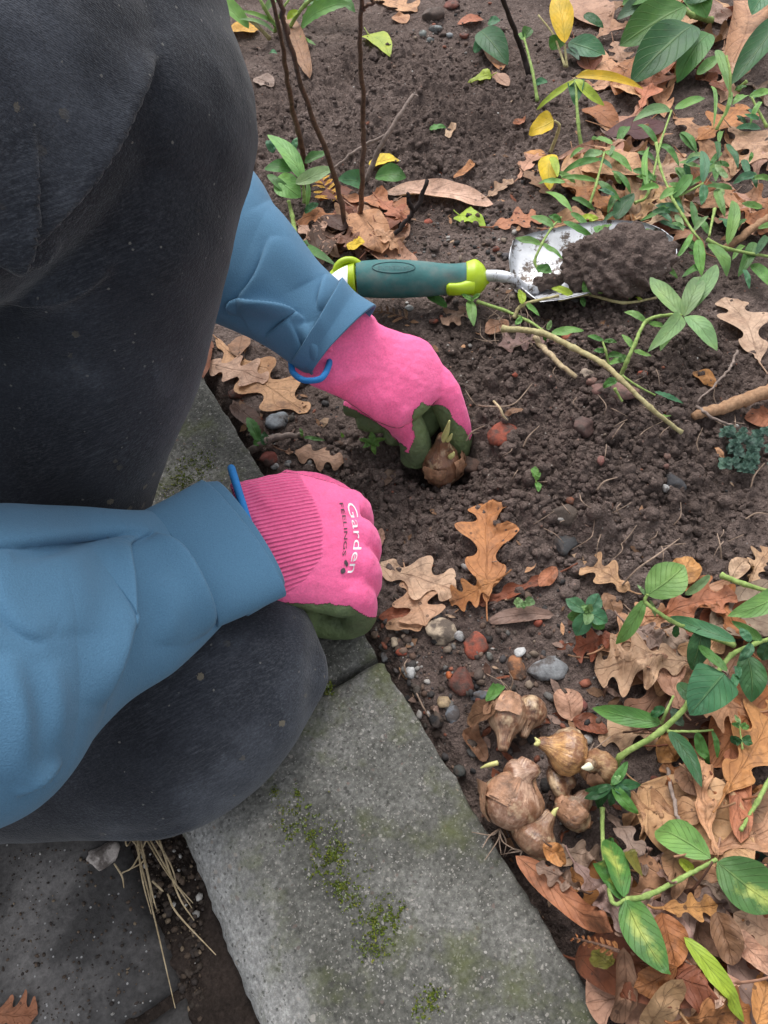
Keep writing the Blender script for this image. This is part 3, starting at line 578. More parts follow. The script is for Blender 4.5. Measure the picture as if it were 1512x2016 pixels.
mk('tang', *tube([P(958, 543, zt+.002), P(985, 544, zt+.004), P(1008, 550, zt+.002), P(1028, 566, zt-.006), P(1058, 572, zt-.012)], [.0052, .0052, .005, .0048, .0046], 12, sub=6), MSTEEL, trow)
# blade: dished sheet steel
nb, mb = 30, 24; tb = np.linspace(0, 1, nb); a0 = P(1012, 560, .012); a1 = P(1322, 497, .018); ax_ = a1-a0; side = nrm(np.cross([0, 0, 1], nrm(ax_))); Lb = np.linalg.norm(ax_)
wv = np.interp(tb, [0, .06, .2, .45, .7, .88, .96, 1], [.022, .045, .049, .048, .044, .033, .02, .003]); BV = []
for i in range(nb):
    for s in np.linspace(-1, 1, mb): BV.append(a0+ax_*tb[i]+side*s*wv[i]+np.array([0, 0, .018*s*s-.005+.002*math.sin(3*tb[i])]))
BV = np.array(BV); fB_ = gridf(nb, mb); bn = pnorm(BV, fB_); BV2 = BV-bn*.0012
ringi = list(range(mb))+[i*mb+mb-1 for i in range(1, nb)]+[(nb-1)*mb+j for j in range(mb-2, -1, -1)]+[i*mb for i in range(nb-2, 0, -1)]; kk = nb*mb
fr = [(ringi[i], ringi[(i+1) % len(ringi)], ringi[(i+1) % len(ringi)]+kk, ringi[i]+kk) for i in range(len(ringi))]
mk('blade', np.vstack([BV, BV2]), [tuple(q) for q in fB_]+[tuple(q[::-1]+kk) for q in fB_]+fr, MSTEEL, trow)
# clod on the blade
def clod(name, c, rx, ry, rz, seed, m, dirx, sub=5, amp=.5):
    import bmesh
    bm = bmesh.new(); bmesh.ops.create_icosphere(bm, subdivisions=sub, radius=1); v = np.array([q.co[:] for q in bm.verts]); f = np.array([[q.index for q in k.verts] for k in bm.faces]); bm.free()
    ex = nrm(dirx); ey = np.cross([0, 0, 1], ex); base = v.copy()
    big = fbm(v[:, 0]*1.7+seed+v[:, 2], v[:, 1]*1.7-v[:, 2]*1.3, seed, 3)*.28
    sgn = v*(1+big)[:, None]; w = c+np.outer(sgn[:, 0]*rx, ex)+np.outer(sgn[:, 1]*ry, ey)+np.outer(sgn[:, 2]*rz, [0, 0, 1])
    q = w*1.; l = lumps(q[:, 0]+q[:, 2]*.6, q[:, 1]-q[:, 2]*.5, .012, seed, .8)*.8+lumps(q[:, 0]+q[:, 2]*.7, q[:, 1]+q[:, 2]*.6, .006, seed+3, .85)*.8+.0016*fbm(q[:, 0]*300, q[:, 1]*300+q[:, 2]*200, seed, 3)
    return w+v*(l*amp*1.7+.004*fbm(q[:, 0]*90+q[:, 2]*60, q[:, 1]*90-q[:, 2]*50, seed+7, 4)-.002)[:, None], f
cl = P(1212, 517, .032); v, f = clod('soil_clod', cl, .047, .037, .025, 17, MS, ax_, 6)
o = mk('soil_clod', v, f, MS); origin(o, cl-np.array([0, 0, .02])); tag(o, 'big dark clod of crumbly soil heaped on the trowel blade', 'soil clod')
cl2 = P(1075, 556, .018); v, f = clod('soil_clod', cl2, .011, .008, .006, 23, MS, ax_, 4)
o = mk('soil_clod', v, f, MS); origin(o, cl2-np.array([0, 0, .005])); tag(o, 'small soil lump on the trowel blade beside the steel tang', 'soil clod')
# ------------------------------------------------------------------ leaves, bulbs, stones, plants
def leaf_mat(name, dead):
    m, t, b = mat(name, .62 if dead else .48, .35); v = tc(t); oi = nd(t, 'ShaderNodeObjectInfo')
    off = nd(t, 'ShaderNodeVectorMath', operation='ADD'); lk(t, v, off.inputs[0]); lk(t, oi.outputs['Random'], off.inputs[1]); v = off.outputs[0]
    uv = nd(t, 'ShaderNodeUVMap', uv_map='UVMap'); s = nd(t, 'ShaderNodeSeparateXYZ'); lk(t, uv.outputs[0], s.inputs[0])
    au = mth(t, 'ABSOLUTE', mth(t, 'SUBTRACT', s.outputs[0], .5)); vv = s.outputs[1]
    mid = ramp(t, au, [(.012, 1.), (.035, 0.)])
    sv = mth(t, 'FRACT', mth(t, 'ADD', mth(t, 'MULTIPLY', vv, 6.5 if dead else 7.5), mth(t, 'ADD', mth(t, 'MULTIPLY', au, -3.4 if dead else -5.), mth(t, 'MULTIPLY', noi(t, v, 60, 2), .25))))
    side = ramp(t, mth(t, 'ABSOLUTE', mth(t, 'SUBTRACT', sv, .5)), [(.02, 1.), (.07, 0.)])
    vein = mth(t, 'MAXIMUM', mid, mth(t, 'MULTIPLY', side, .55))
    c = oi.outputs['Color']
    if dead:
        c = mix(t, .85, c, ramp(t, noi(t, v, 45, 5, .65), [(.25, (.6, .5, .45)), (.5, (1., 1., 1.)), (.75, (1.3, 1.35, 1.4))]), 'MULTIPLY')
        c = mix(t, .6, c, ramp(t, noi(t, v, 420, 3, .6), [(.3, .75), (.7, 1.25)]), 'MULTIPLY')
        c = mix(t, mth(t, 'MULTIPLY', ramp(t, noi(t, v, 75, 5, .7), [(.52, 0.), (.66, 1.)]), .55), c, (.10, .05, .03))
        d = vor(t, v, 130); k = nd(t, 'ShaderNodeSeparateColor'); lk(t, vor(t, v, 130, out='Color'), k.inputs[0])
        c = mix(t, mth(t, 'MULTIPLY', mth(t, 'MULTIPLY', mth(t, 'LESS_THAN', d, .16), mth(t, 'GREATER_THAN', k.outputs[0], .72)), .7), c, (.06, .03, .02))
        c = mix(t, mth(t, 'MULTIPLY', vein, .42), c, mix(t, .5, c, (.12, .05, .03)))
    else:
        c = mix(t, .8, c, ramp(t, noi(t, v, 40, 5, .6), [(.3, (.62, .66, .7)), (.5, (1., 1., 1.)), (.72, (1.45, 1.3, 1.1))]), 'MULTIPLY')
        c = mix(t, mth(t, 'MULTIPLY', ramp(t, noi(t, v, 120, 5, .7), [(.6, 0.), (.72, 1.)]), .4), c, (.06, .05, .025))
        c = mix(t, mth(t, 'MULTIPLY', vein, .24), c, mix(t, .6, c, (.35, .45, .18)))
        if name == 'variegated_leaf':
            bl = mth(t, 'MULTIPLY', ramp(t, mth(t, 'ADD', noi(t, v, 44, 5, .65), mth(t, 'MULTIPLY', au, -.35)), [(.4, 0.), (.6, .92)]), ramp(t, mth(t, 'ABSOLUTE', mth(t, 'SUBTRACT', vv, .52)), [(.2, 1.), (.42, 0.)]))
            c = mix(t, bl, c, (.5, .56, .13))
    lk(t, c, b.inputs['Base Color'])
    h = mth(t, 'ADD', mth(t, 'MULTIPLY', vein, -1. if not dead else .8), noi(t, v, 150, 4, .6)); bump(t, b, h, .0008, .8)
    tr = nd(t, 'ShaderNodeBsdfTranslucent'); lk(t, mix(t, 1., c, (1., .95, .6), 'MULTIPLY'), tr.inputs[0]); ms = nd(t, 'ShaderNodeMixShader'); ms.inputs[0].default_value = .14 if dead else .25
    lk(t, b.outputs[0], ms.inputs[1]); lk(t, tr.outputs[0], ms.inputs[2]); lk(t, ms.outputs[0], t.nodes['Material Output'].inputs[0]); return m
MDL = leaf_mat('dead_leaf', True); MGL = leaf_mat('green_leaf', False); MVL = leaf_mat('variegated_leaf', False)
def bark(name, c1, c2):
    m, t, b = mat(name, .8, .25); v = tc(t); lk(t, mix(t, .6, ramp(t, noi(t, v, 120, 4), [(.3, c1), (.7, c2)]), ramp(t, noi(t, v, 400, 3), [(.3, .6), (.7, 1.4)]), 'MULTIPLY'), b.inputs['Base Color']); bump(t, b, noi(t, v, 300, 4), .0008, .8); return m
MTW = bark('twig_bark', (.075, .042, .03), (.17, .1, .07)); MTB = bark('black_twig', (.015, .01, .01), (.04, .028, .025)); MTG = bark('grey_twig', (.16, .12, .1), (.28, .22, .19)); MSTR = bark('straw', (.33, .25, .14), (.5, .4, .26)); MRT = bark('root', (.2, .14, .1), (.34, .25, .19))
MGS = bark('green_stem', (.16, .24, .06), (.3, .4, .13)); MBS = bark('pale_stem', (.3, .25, .12), (.42, .38, .2)); MWS = bark('stick', (.24, .13, .07), (.36, .22, .13))
# stacking height so that things lie on one another
GX0, GY0, GC = -.36, -.32, .003; NX, NY = 560, 640
hx = GX0+GC*np.arange(NX); hy = GY0+GC*np.arange(NY)
ii = np.clip(np.searchsorted(gx, hx), 0, len(gx)-1); jj = np.clip(np.searchsorted(gy, hy), 0, len(gy)-1)
HC = np.maximum.reduce([ZZ[np.ix_(np.clip(ii+a, 0, len(gx)-1), np.clip(jj+b, 0, len(gy)-1))] for a in (-1, 0, 1) for b in (-1, 0, 1)])
HC[hx < KX, :] = .001; HC[hx < KL, :] = -.024
def hidx(x, y): return np.clip(((np.asarray(x)-GX0)/GC+.5).astype(int), 0, NX-1), np.clip(((np.asarray(y)-GY0)/GC+.5).astype(int), 0, NY-1)
def hat(x, y): i, j = hidx(x, y); return HC[i, j]
def top(px, py, lift=0.):
    z = 0.
    for _ in range(6): p = P(px, py, z+lift); z = float(hat(p[0], p[1]))
    return P(px, py, z+lift)
C = dict(tan=(.46, .25, .135), orange=(.44, .20, .07), deep=(.31, .125, .045), pink=(.43, .25, .165), pale=(.5, .34, .225), mauve=(.25, .165, .13), red=(.20, .062, .03), brown=(.23, .125, .07), dark=(.085, .04, .026),
         yellow=(.66, .45, .03), yorange=(.62, .33, .04), salmon=(.40, .155, .08), lime=(.36, .48, .05), plum=(.075, .028, .03), olive=(.15, .14, .03),
         green=(.075, .20, .045), dgreen=(.035, .115, .04), lgreen=(.16, .33, .085), bgreen=(.07, .2, .095), pgreen=(.2, .34, .14), sage=(.1, .17, .115))
def halfwidth(kind, t, sd, r):
    if kind == 'oak':
        env = np.sin(math.pi*np.clip(t, 0, 1)**1.15)**.62*(.62+.5*t); n = r['n']; ph = r['ph']+sd*r['off']
        l = np.cos(2*math.pi*(n*t+ph)); l = np.sign(l)*np.abs(l)**.7; return np.maximum(env*(.66+.34*l*np.clip((t)/.12, 0, 1)), .0)*1.16+.012*(t < .1)
    if kind == 'lobed': env = np.sin(math.pi*t**.95)**.55; return env*(.78+.22*np.cos(2*math.pi*(5*t+r['ph'])))
    if kind == 'oval': return np.sin(math.pi*np.clip(t, 0, 1)**.9)**.75
    if kind == 'lance': return (np.clip(t, 0, 1)**.6)*(1-t)**.85*1.95
    if kind == 'heart': return np.clip(t*9, 0, 1)**.5*(1-t**2.2)**.8*(1-.15*t)
    if kind == 'strap': return np.clip(np.sin(math.pi*t)**.5, 0, 1)
    if kind == 'jag': return np.sin(math.pi*t**.8)**.8*(.75+.25*np.abs(((t*7) % 1)*2-1))
    return np.sin(math.pi*t)
def leaf_geo(B, T, wid, kind, roll=.4, arc=.3, wav=.0016, up=None, seed=0, fold=0., petiole=.16, nt_=None, ns=9, shear=None, twist=0.):
    r = np.random.default_rng(seed); nt_ = nt_ or (60 if kind in ('oak', 'jag', 'lobed') else 18)
    par = dict(n=r.uniform(2.7, 3.9), ph=r.uniform(.0, 1), off=r.uniform(-.12, .12)); B = np.asarray(B, float); T = np.asarray(T, float)
    ax = T-B; L = np.linalg.norm(ax); ex = ax/L; up = np.array([0, 0, 1.]) if up is None else up
    ey = nrm(np.cross(up, ex)); ez = np.cross(ex, ey); t = np.linspace(0, 1, nt_); S_ = np.linspace(-1, 1, ns)
    side = np.sign(S_)[None, :]; tt = np.repeat(t[:, None], ns, 1); w = np.where(side < 0, halfwidth(kind, t, -1, par)[:, None], halfwidth(kind, t, 1, par)[:, None])*wid/2
    sh = (r.uniform(.12, .26) if kind == 'oak' else .12) if shear is None else shear
    s = S_[None, :]*w; f = np.abs(S_)[None, :]*w
    X = tt*L+sh*f*np.sin(math.pi*np.clip(tt*1.02, 0, 1)); ph = roll+1e-6; Rr = (wid/2)/ph
    a = s/Rr; y = Rr*np.sin(a); z = Rr*(1-np.cos(a))+fold*np.abs(s)
    th = arc+1e-6; RL = L/(2*th); q = (X/L-.5)*2*th; X2 = RL*np.sin(q)+RL*math.sin(th); Z2 = RL*np.cos(q)-RL*math.cos(th)
    k = L/(2*RL*math.sin(th)); X2 = X2*k; bend = (S_[None, :]*0+1)*r.uniform(-.06, .06)*L*np.sin(math.pi*tt)
    y = y+bend
    if twist: ca, sa = np.cos(twist*(tt-.5)), np.sin(twist*(tt-.5)); y, z = y*ca-z*sa, y*sa+z*ca
    z = z+Z2+wav*(fbm(X/L*3.1+seed, s/L*4+seed*1.7, seed, 3)*2.2)
    V = B+X2[..., None]*ex+y[..., None]*ey+z[..., None]*ez
    uv = np.stack([np.broadcast_to((S_[None, :]+1)/2, tt.shape), tt], -1).reshape(-1, 2)
    return V.reshape(-1, 3), gridf(nt_, ns), uv, (B, ex, ez, L)
def finish(V, f, uv, name, m, parent, pet=None, pr=.0006):
    f = [tuple(q) for q in f]
    if pet is not None:
        tv, tf = tube(pet, [pr*1.3, pr, pr], 5, sub=3); o = len(V); V = np.vstack([V, tv]); f += [tuple(i+o for i in q) for q in tf]; uv = np.vstack([uv, np.tile([.5, .5], (len(tv), 1))])
    return mk(name, V, f, m, parent, uv=uv)
def colvar(c, seed, am=.16):
    r = np.random.default_rng(seed+999); k = 1+r.uniform(-am, am); return tuple(np.clip(np.array(C[c] if isinstance(c, str) else c)*k*(1+r.uniform(-.06, .06, 3)), 0, 1))+(1,)
_sd = [100]
def ground_leaf(bx, by, tx, ty, w, col, kind, roll, arc, label, group=None, name='fallen_leaf', m=None, lift=.001, twist=0., stalk=True, cat='leaf', wav=.0018):
    _sd[0] += 1; sd_ = _sd[0]
    B, T = top((bx), by, lift), top(tx, ty, lift)
    wid = w*(depth(B)+depth(T))/2/F
    V, f, uv, (b0, ex, ez, L) = leaf_geo(B, T, wid, kind, roll, arc, wav, seed=sd_, twist=twist)
    need = hat(V[:, 0], V[:, 1])+.0006-V[:, 2]; up = max(-.004, np.percentile(need, 72)); V[:, 2] += up
    lo = hat(V[:, 0], V[:, 1])+.0006; short = np.maximum(lo-V[:, 2], 0); nt_ = int(f.max()+1)//9; sg = short.reshape(-1, 9)
    for _ in range(2): p = np.pad(sg, 1, mode='edge'); sg = np.maximum(sg, (p[:-2, 1:-1]+p[2:, 1:-1]+p[1:-1, :-2]+p[1:-1, 2:]+p[1:-1, 1:-1])/5)
    V[:, 2] += sg.ravel()
    i, j = hidx(V[:, 0], V[:, 1]); np.maximum.at(HC, (i, j), V[:, 2])
    b1 = V.reshape(-1, 9, 3)[0, 4]; pet = [b1+ex*.003, b1-ex*L*.1+np.array([0, 0, .002]), b1-ex*L*.2+np.array([.001, .001, .0025])] if stalk else None
    o = finish(V, f, uv, name, m or MDL, None, pet); o.color = colvar(col, sd_); origin(o, V.mean(0)); return tag(o, label, cat, group)
# stones and bulbs come before the leaves that lie round them
def rock_geo(seed, cuts=9, sub=ICO2, rough=.12):
    r = np.random.default_rng(seed); v = sub[0].copy()
    for _ in range(cuts):
        d = nrm(r.normal(size=3)); k = r.uniform(.55, .85); q = v@d; v -= np.outer(np.maximum(q-k, 0), d)*.92
    v *= (1+rough*fbm(v[:, 0]*1.6+seed, v[:, 1]*1.6+v[:, 2], seed, 3))[:, None]; return v, sub[1]
def stone(px, py, sx, sy, col, label, cuts=9, name='pebble', cat='stone', sink=.5, m=None, group=None, ang=None, hz=None, rough=.3):
    _sd[0] += 1; v, f = rock_geo(_sd[0], cuts, ICO3 if sx > 30 else ICO2, rough); p = top(px, py); d = depth(p)
    a, b = sx*d/F/2, sy*d/F/2*1.1; h = (hz or .62)*min(a, b)+.0005; r = np.random.default_rng(_sd[0]); an = (math.radians(-28) if ang is None else math.radians(ang))
    ex = np.array([math.cos(an), math.sin(an), 0]); ex = nrm(P(px+20, py, p[2])-p) if ang is None else ex; ey = np.cross([0, 0, 1], ex); c = p+np.array([0, 0, h*(1-2*sink)])
    V = c+np.outer(v[:, 0]*a*1.12, ex)+np.outer(v[:, 1]*b*1.12, ey)+np.outer(v[:, 2]*h*1.1, [0, 0, 1])
    o = mk(name, V, f, m or MST, None, smooth=(cuts < 5)); o.color = tuple(col)+(1,); origin(o, c-np.array([0, 0, h*.8])); i, j = hidx(V[:, 0], V[:, 1]); np.maximum.at(HC, (i, j), V[:, 2]); return tag(o, label, cat, group)
BR, BRD, BEI, WHI, GRY, SLA, BLK, BRN = (.34, .085, .05), (.19, .065, .046), (.5, .4, .29), (.55, .55, .54), (.26, .26, .26), (.15, .165, .19), (.022, .021, .022), (.15, .09, .065)
ST = [(868, 1243, 60, 46, BEI, 'large pale beige stone below the fallen oak leaves', 4), (905, 1250, 24, 22, WHI, 'white flint chip touching the large beige stone', 9), (937, 1272, 43, 50, BR, 'smooth rounded brick piece to the garden side of the beige stone', 5),
      (793, 1283, 26, 15, BR, 'small flat chip of brick near the kerb joint', 9), (806, 1323, 25, 25, WHI, 'white and grey speckled stone below the small flat brick chip', 9), (757, 1292, 14, 26, GRY, 'narrow grey stone against the kerb at its joint', 5), (776, 1264, 16, 20, BEI, 'small tan stone just below the lower glove', 6), (739, 1249, 16, 14, (.4, .27, .18), 'little round tan pebble nearest the kerb corner', 4),
      (910, 1338, 54, 54, BRD, 'big dirty brick lump half covered by soil', 8), (884, 1329, 13, 13, (.5, .13, .04), 'tiny orange brick crumb beside the dirty brick lump', 8), (945, 1371, 42, 26, SLA, 'dark shiny flint below the dirty brick lump', 9), (890, 1406, 26, 34, (.2, .22, .25), 'blue grey slate chip with a pointed lower end', 8), (875, 1381, 28, 22, (.45, .33, .2), 'cream stone touching the slate chip', 6),
      (858, 1420, 34, 26, BLK, 'black cinder near the kerb above the bulbs', 9), (963, 1293, 13, 18, (.2, .22, .2), 'small grey green pebble under the smooth brick piece', 4), (1024, 1284, 24, 20, WHI, 'white flint above the square brick fragment', 9), (1019, 1314, 42, 46, (.36, .16, .075), 'square orange brown brick fragment', 10), (1076, 1316, 72, 42, (.27, .28, .29), 'blue grey stone with a yellowish end', 8),
      (1141, 1387, 32, 36, (.3, .085, .07), 'dull red brick stone right of the dry bulb scale', 6), (987, 857, 62, 44, BR, 'rough red brick lump in the dug soil beside the hole', 8), (1329, 951, 44, 36, (.055, .055, .06), 'dark grey stone lying on the mound near the plants', 5), (1309, 961, 16, 15, WHI, 'white chip against the dark grey stone on the mound', 8), (1152, 739, 34, 26, (.42, .33, .26), 'pale lumpy stone under the arching stem', 6),
      (1116, 660, 22, 40, (.38, .11, .065), 'upright red brick piece behind the arching stem', 8), (1146, 842, 42, 40, (.12, .07, .06), 'brown stone sunk into the middle of the mound', 7), (1110, 1070, 52, 44, (.05, .05, .052), 'dark stone with a chipped pale top above the green rosette', 9), (1110, 1012, 56, 40, (.10, .075, .06), 'brown gritty stone above the dark chipped stone', 5), (546, 829, 40, 40, (.24, .26, .28), 'angular grey granite chip beside the kerb', 12),
      (470, 775, 40, 26, BRD, 'flat red brick piece under the leaves by the kerb', 8), (530, 902, 32, 30, (.22, .06, .045), 'dark red stone below the twig at the kerb', 6), (541, 918, 17, 14, WHI, 'white chip close to the dark red stone', 8), (567, 912, 13, 13, GRY, 'tiny grey chip beside the small mauve oak leaf', 8), (930, 914, 40, 32, (.13, .075, .055), 'round brown stone right of the bulb being planted', 4),
      (855, 56, 30, 13, (.26, .28, .28), 'flat grey pebble on the bare soil at the far side', 4), (833, 66, 17, 14, (.3, .32, .3), 'pale greenish pebble next to the flat grey one', 4), (848, 79, 16, 13, (.18, .2, .2), 'darker grey pebble below the flat grey one', 4), (884, 69, 15, 9, (.3, .32, .33), 'smallest of the pale pebbles on the far soil', 4), (888, 12, 32, 24, BRD, 'red brick lump at the far edge of the soil', 7), (850, 28, 44, 34, (.12, .085, .07), 'brown stone near the far brick lump', 6), (915, 70, 22, 14, BRD, 'red brick chip right of the pale pebbles', 8),
      (1122, 985, 16, 18, (.3, .1, .05), 'orange brown brick crumb on the flat soil above the dark stone', 7), (843, 437, 20, 16, BR, 'small red brick piece between the trowel and the lime leaf', 8), (975, 490, 16, 12, BR, 'red chip right of the trowel collar', 8), (998, 505, 24, 18, (.09, .08, .085), 'dark purple grey pebble by the trowel blade', 4), (853, 633, 20, 12, (.4, .085, .04), 'bright red chip below the trowel handle', 8), (805, 606, 18, 14, (.6, .6, .58), 'white crumb of mortar under the trowel handle', 9), (1165, 752, 24, 18, (.36, .2, .16), 'pinkish stone beside the pale lumpy stone', 6), (1214, 770, 90, 36, (.25, .14, .12), 'long pinkish stone under the arching stem', 6),
      (1014, 738, 13, 12, BR, 'red crumb on the near slope behind the brick lump', 8), (1264, 736, 20, 14, BR, 'red crumb near the curled green ribbon leaf', 8), (1183, 907, 16, 20, (.3, .12, .1), 'dusky red pebble on the mound', 6), (1313, 898, 14, 14, (.24, .13, .1), 'small reddish pebble near the mound top', 6), (1312, 918, 12, 10, (.2, .1, .08), 'second reddish pebble just under the first', 6),
      (1060, 1226, 18, 16, BR, 'red brick chip under the tiny bluish seedling', 8), (1310, 1555, 24, 34, (.03, .03, .032), 'black stone above the tan lobed leaf', 5), (1322, 1612, 26, 24, (.06, .05, .04), 'dark round stone lying on the tan lobed leaf', 5), (904, 1520, 24, 22, (.07, .08, .075), 'dark green pebble against the kerb beside the bulbs', 4), (1290, 1535, 20, 14, BRD, 'dark red chip above the black stone', 7), (206, 1682, 64, 48, (.62, .55, .5), 'pale flat piece of stone beside the knee on the path', 10)]
for q in ST: stone(*q[:4], tuple(np.array(q[4])*.85), q[5], cuts=q[6], m=None, name='brick_fragment' if q[4] in (BR, BRD) else 'pebble', cat='brick piece' if q[4] in (BR, BRD) else 'stone', hz=.3 if q[0] == 206 else None)
# bulbs
def bulb_mat():
    m, t, b = mat('bulb_skin', .3, .5); oi = nd(t, 'ShaderNodeObjectInfo'); uv = nd(t, 'ShaderNodeUVMap', uv_map='UVMap')
    mp = nd(t, 'ShaderNodeMapping'); mp.inputs['Scale'].default_value = (26, 2.2, 1); lk(t, uv.outputs[0], mp.inputs[0])
    n = noi(t, mp.outputs[0], 1.5, 4, .6); v = tc(t); n2 = noi(t, v, 75, 5, .65)
    c = mix(t, .9, oi.outputs['Color'], ramp(t, n, [(.3, (.45, .36, .3)), (.5, (1., 1., 1.)), (.7, (1.5, 1.5, 1.45))]), 'MULTIPLY')
    c = mix(t, ramp(t, noi(t, v, 58, 5, .7), [(.40, 0.), (.53, .92)]), c, (.19, .085, .045)); c = mix(t, ramp(t, n2, [(.52, 0.), (.62, .92)]), c, (.075, .036, .024)); c = mix(t, ramp(t, noi(t, v, 62, 4), [(.54, 0.), (.66, .85)]), c, (.62, .46, .29))
    lk(t, c, b.inputs['Base Color']); bump(t, b, mth(t, 'ADD', n, n2), .0012, .6); return m
MBK = bulb_mat(); MSP = plain('sprout', (.52, .5, .2), .4, .4); MSPW = plain('white_sprout', (.72, .68, .5), .4, .4); MSK = plain('papery_skin', (.34, .185, .11), .45, .4, 0, 110, .65, .001)
def bulb_geo(base, tip, rad, neck, seed, prof=None):
    r = np.random.default_rng(seed); base, tip = np.asarray(base), np.asarray(tip); ax = tip-base; L = np.linalg.norm(ax); ex = ax/L; ey = nrm(np.cross([.3, .2, 1], ex)); ez = np.cross(ex, ey)
    t = np.linspace(0, 1, 30); pr = np.interp(t, [0, .03, .1, .25, .42, .58, .7, .8, .92, 1], [.25, .5, .78, .98, 1, .82, .5, neck*1.25, neck, neck*.7]); n = 36; a = np.arange(n)*2*math.pi/n
    A, T = np.meshgrid(a, t); Rr = rad*pr[:, None]*(1+.2*fbm(np.cos(A)*1.5+seed, np.sin(A)*1.5+T*2.6, seed, 4)+.022*np.sin(A*11+seed+3*T)*(T < .8)+.05*np.abs(np.sin(A*2.5+seed*1.3+T*1.5))**6)
    V = base+(T*L)[..., None]*ex+(Rr*np.cos(A))[..., None]*ey+(Rr*np.sin(A))[..., None]*ez; uv = np.stack([A/(2*math.pi), T], -1)
    f = [tuple(q) for q in gridf(30, n, True)]+[tuple(range(n))[::-1], tuple(range(29*n, 30*n))]; return V.reshape(-1, 3), f, uv.reshape(-1, 2), ex, ey, ez
def bulb(b, t, rpx, zb, zt_, col, label, neck=.2, sprout=None, roots=0, seed=1, extra=None, flake=0, sm=None):
    pb, pt = P(b[0], b[1], zb), P(t[0], t[1], zt_); rad = rpx*depth((pb+pt)/2)/F
    th = empty('flower_bulb', pb, label, 'bulb'); V, f, uv, ex, ey, ez = bulb_geo(pb, pt, rad, neck, seed); o = mk('bulb_body', V, f, MBK, th, uv=uv); o.color = col+(1,); o['label'] = 'papery brown bulb body'; allV = [V]
    r = np.random.default_rng(seed)
    if extra:
        p2, t2 = P(*extra[0]), P(*extra[1]); V2, f2, uv2, *_ = bulb_geo(p2, t2, extra[2]*depth(p2)/F, neck, seed+50); o2 = mk('side_bulb', V2, f2, MBK, th, uv=uv2); o2.color = tuple(np.array(col)*.9)+(1,); allV.append(V2)
    for s in sprout or []:
        a, c = P(*s[0]), P(*s[1]); mk('sprout', *tube([a, (a+c)/2+ey*.0005, c], [s[2], s[2]*.85, s[2]*.25], 10, sub=5), sm or MSP, th)
    if roots:
        for k in range(roots):
            d = -ex*r.uniform(.3, 1)+ey*r.uniform(-1, 1)+ez*r.uniform(-1, 1); p = pb-ex*.001; mk('root', *tube([p, p+d*.006, p+d*.012+r.normal(size=3)*.003], [.0005, .0004, .0002], 5, sub=4), MRT, th)
    for k in range(flake):
        a0 = r.uniform(0, 6.28); t0 = r.uniform(.15, .6); n = 7; g = []; 
        for i in range(n):
            for j in range(n):
                aa = a0+(j/(n-1)-.5)*1.1; q = t0+(i/(n-1)-.5)*.45; q2 = np.interp(q, [0, .1, .3, .45, .6, .75, 1], [.4, .8, 1, 1, .82, .4, neck]); lift = 1.04+.22*(i/(n-1))**2*r.uniform(.4, 1)+.04*r.normal()
                g.append(pb+ex*np.linalg.norm(pt-pb)*q+(ey*math.cos(aa)+ez*math.sin(aa))*rad*q2*lift*(1+.05*math.sin(9*aa)))
        mk('skin_flake', np.array(g), gridf(n, n), MSK, th)
    v = np.vstack(allV); i, j = hidx(v[:, 0], v[:, 1]); np.maximum.at(HC, (i, j), v[:, 2]); return th
TB = (.4, .25, .14)
bulb((869, 945), (872, 856), 40, -.028, .020, (.2, .11, .07), 'bulb with a yellow sprout being set in the hole by the upper glove', .3, [((872, 868, .016), (885, 828, .038), .0026), ((880, 868, .018), (890, 854, .026), .0018), ((886, 900, .006), (894, 890, .012), .0022)], 0, 3, None, 3)
bulb((1003, 1365), (990, 1478), 40, .010, .012, (.38, .25, .165), 'double bulb with a hairy root tuft at the top of the heap', .3, None, 5, 11, ((1052, 1372, .006), (1030, 1452, .006), 30), 5)
bulb((1148, 1490), (1060, 1460), 44, .012, .022, (.52, .29, .12), 'striped golden bulb with a greenish split shoot', .26, [((1062, 1460, .021), (1052, 1466, .026), .0017), ((1066, 1464, .022), (1053, 1452, .024), .0016)], 3, 12)
bulb((1185, 1515), (1160, 1502), 36, .002, .030, (.38, .24, .13), 'round bulb with a white tip next to the rosette of green leaves', .3, [((1164, 1506, .027), (1146, 1512, .033), .0024)], 0, 13, None, 1, MSPW)
bulb((985, 1628), (1040, 1495), 58, .008, .018, (.42, .27, .19), 'largest bulb of the heap with peeling pinkish skin', .35, [((980, 1502, .014), (946, 1512, .010), .0015)], 7, 14, ((1000, 1540, .012), (1060, 1512, .022), 34), 8)
bulb((1030, 1672), (1085, 1600), 48, .004, .014, (.3, .19, .12), 'dark muddy bulb lowest in the heap against the kerb side', .3, [((1088, 1606, .014), (1099, 1590, .017), .0015)], 4, 15, None, 5)
bulb((1108, 1622), (1160, 1562), 36, .002, .006, (.33, .25, .19), 'shrivelled greyish bulb under the green rosette leaves', .4, None, 0, 16, ((1085, 1550, .0), (1130, 1530, .006), 36), 6)
# ------------------------------------------------------------------ fallen leaves, one by one: base, tip, width (photo pixels), colour, shape, roll, arch, label
GL = ground_leaf
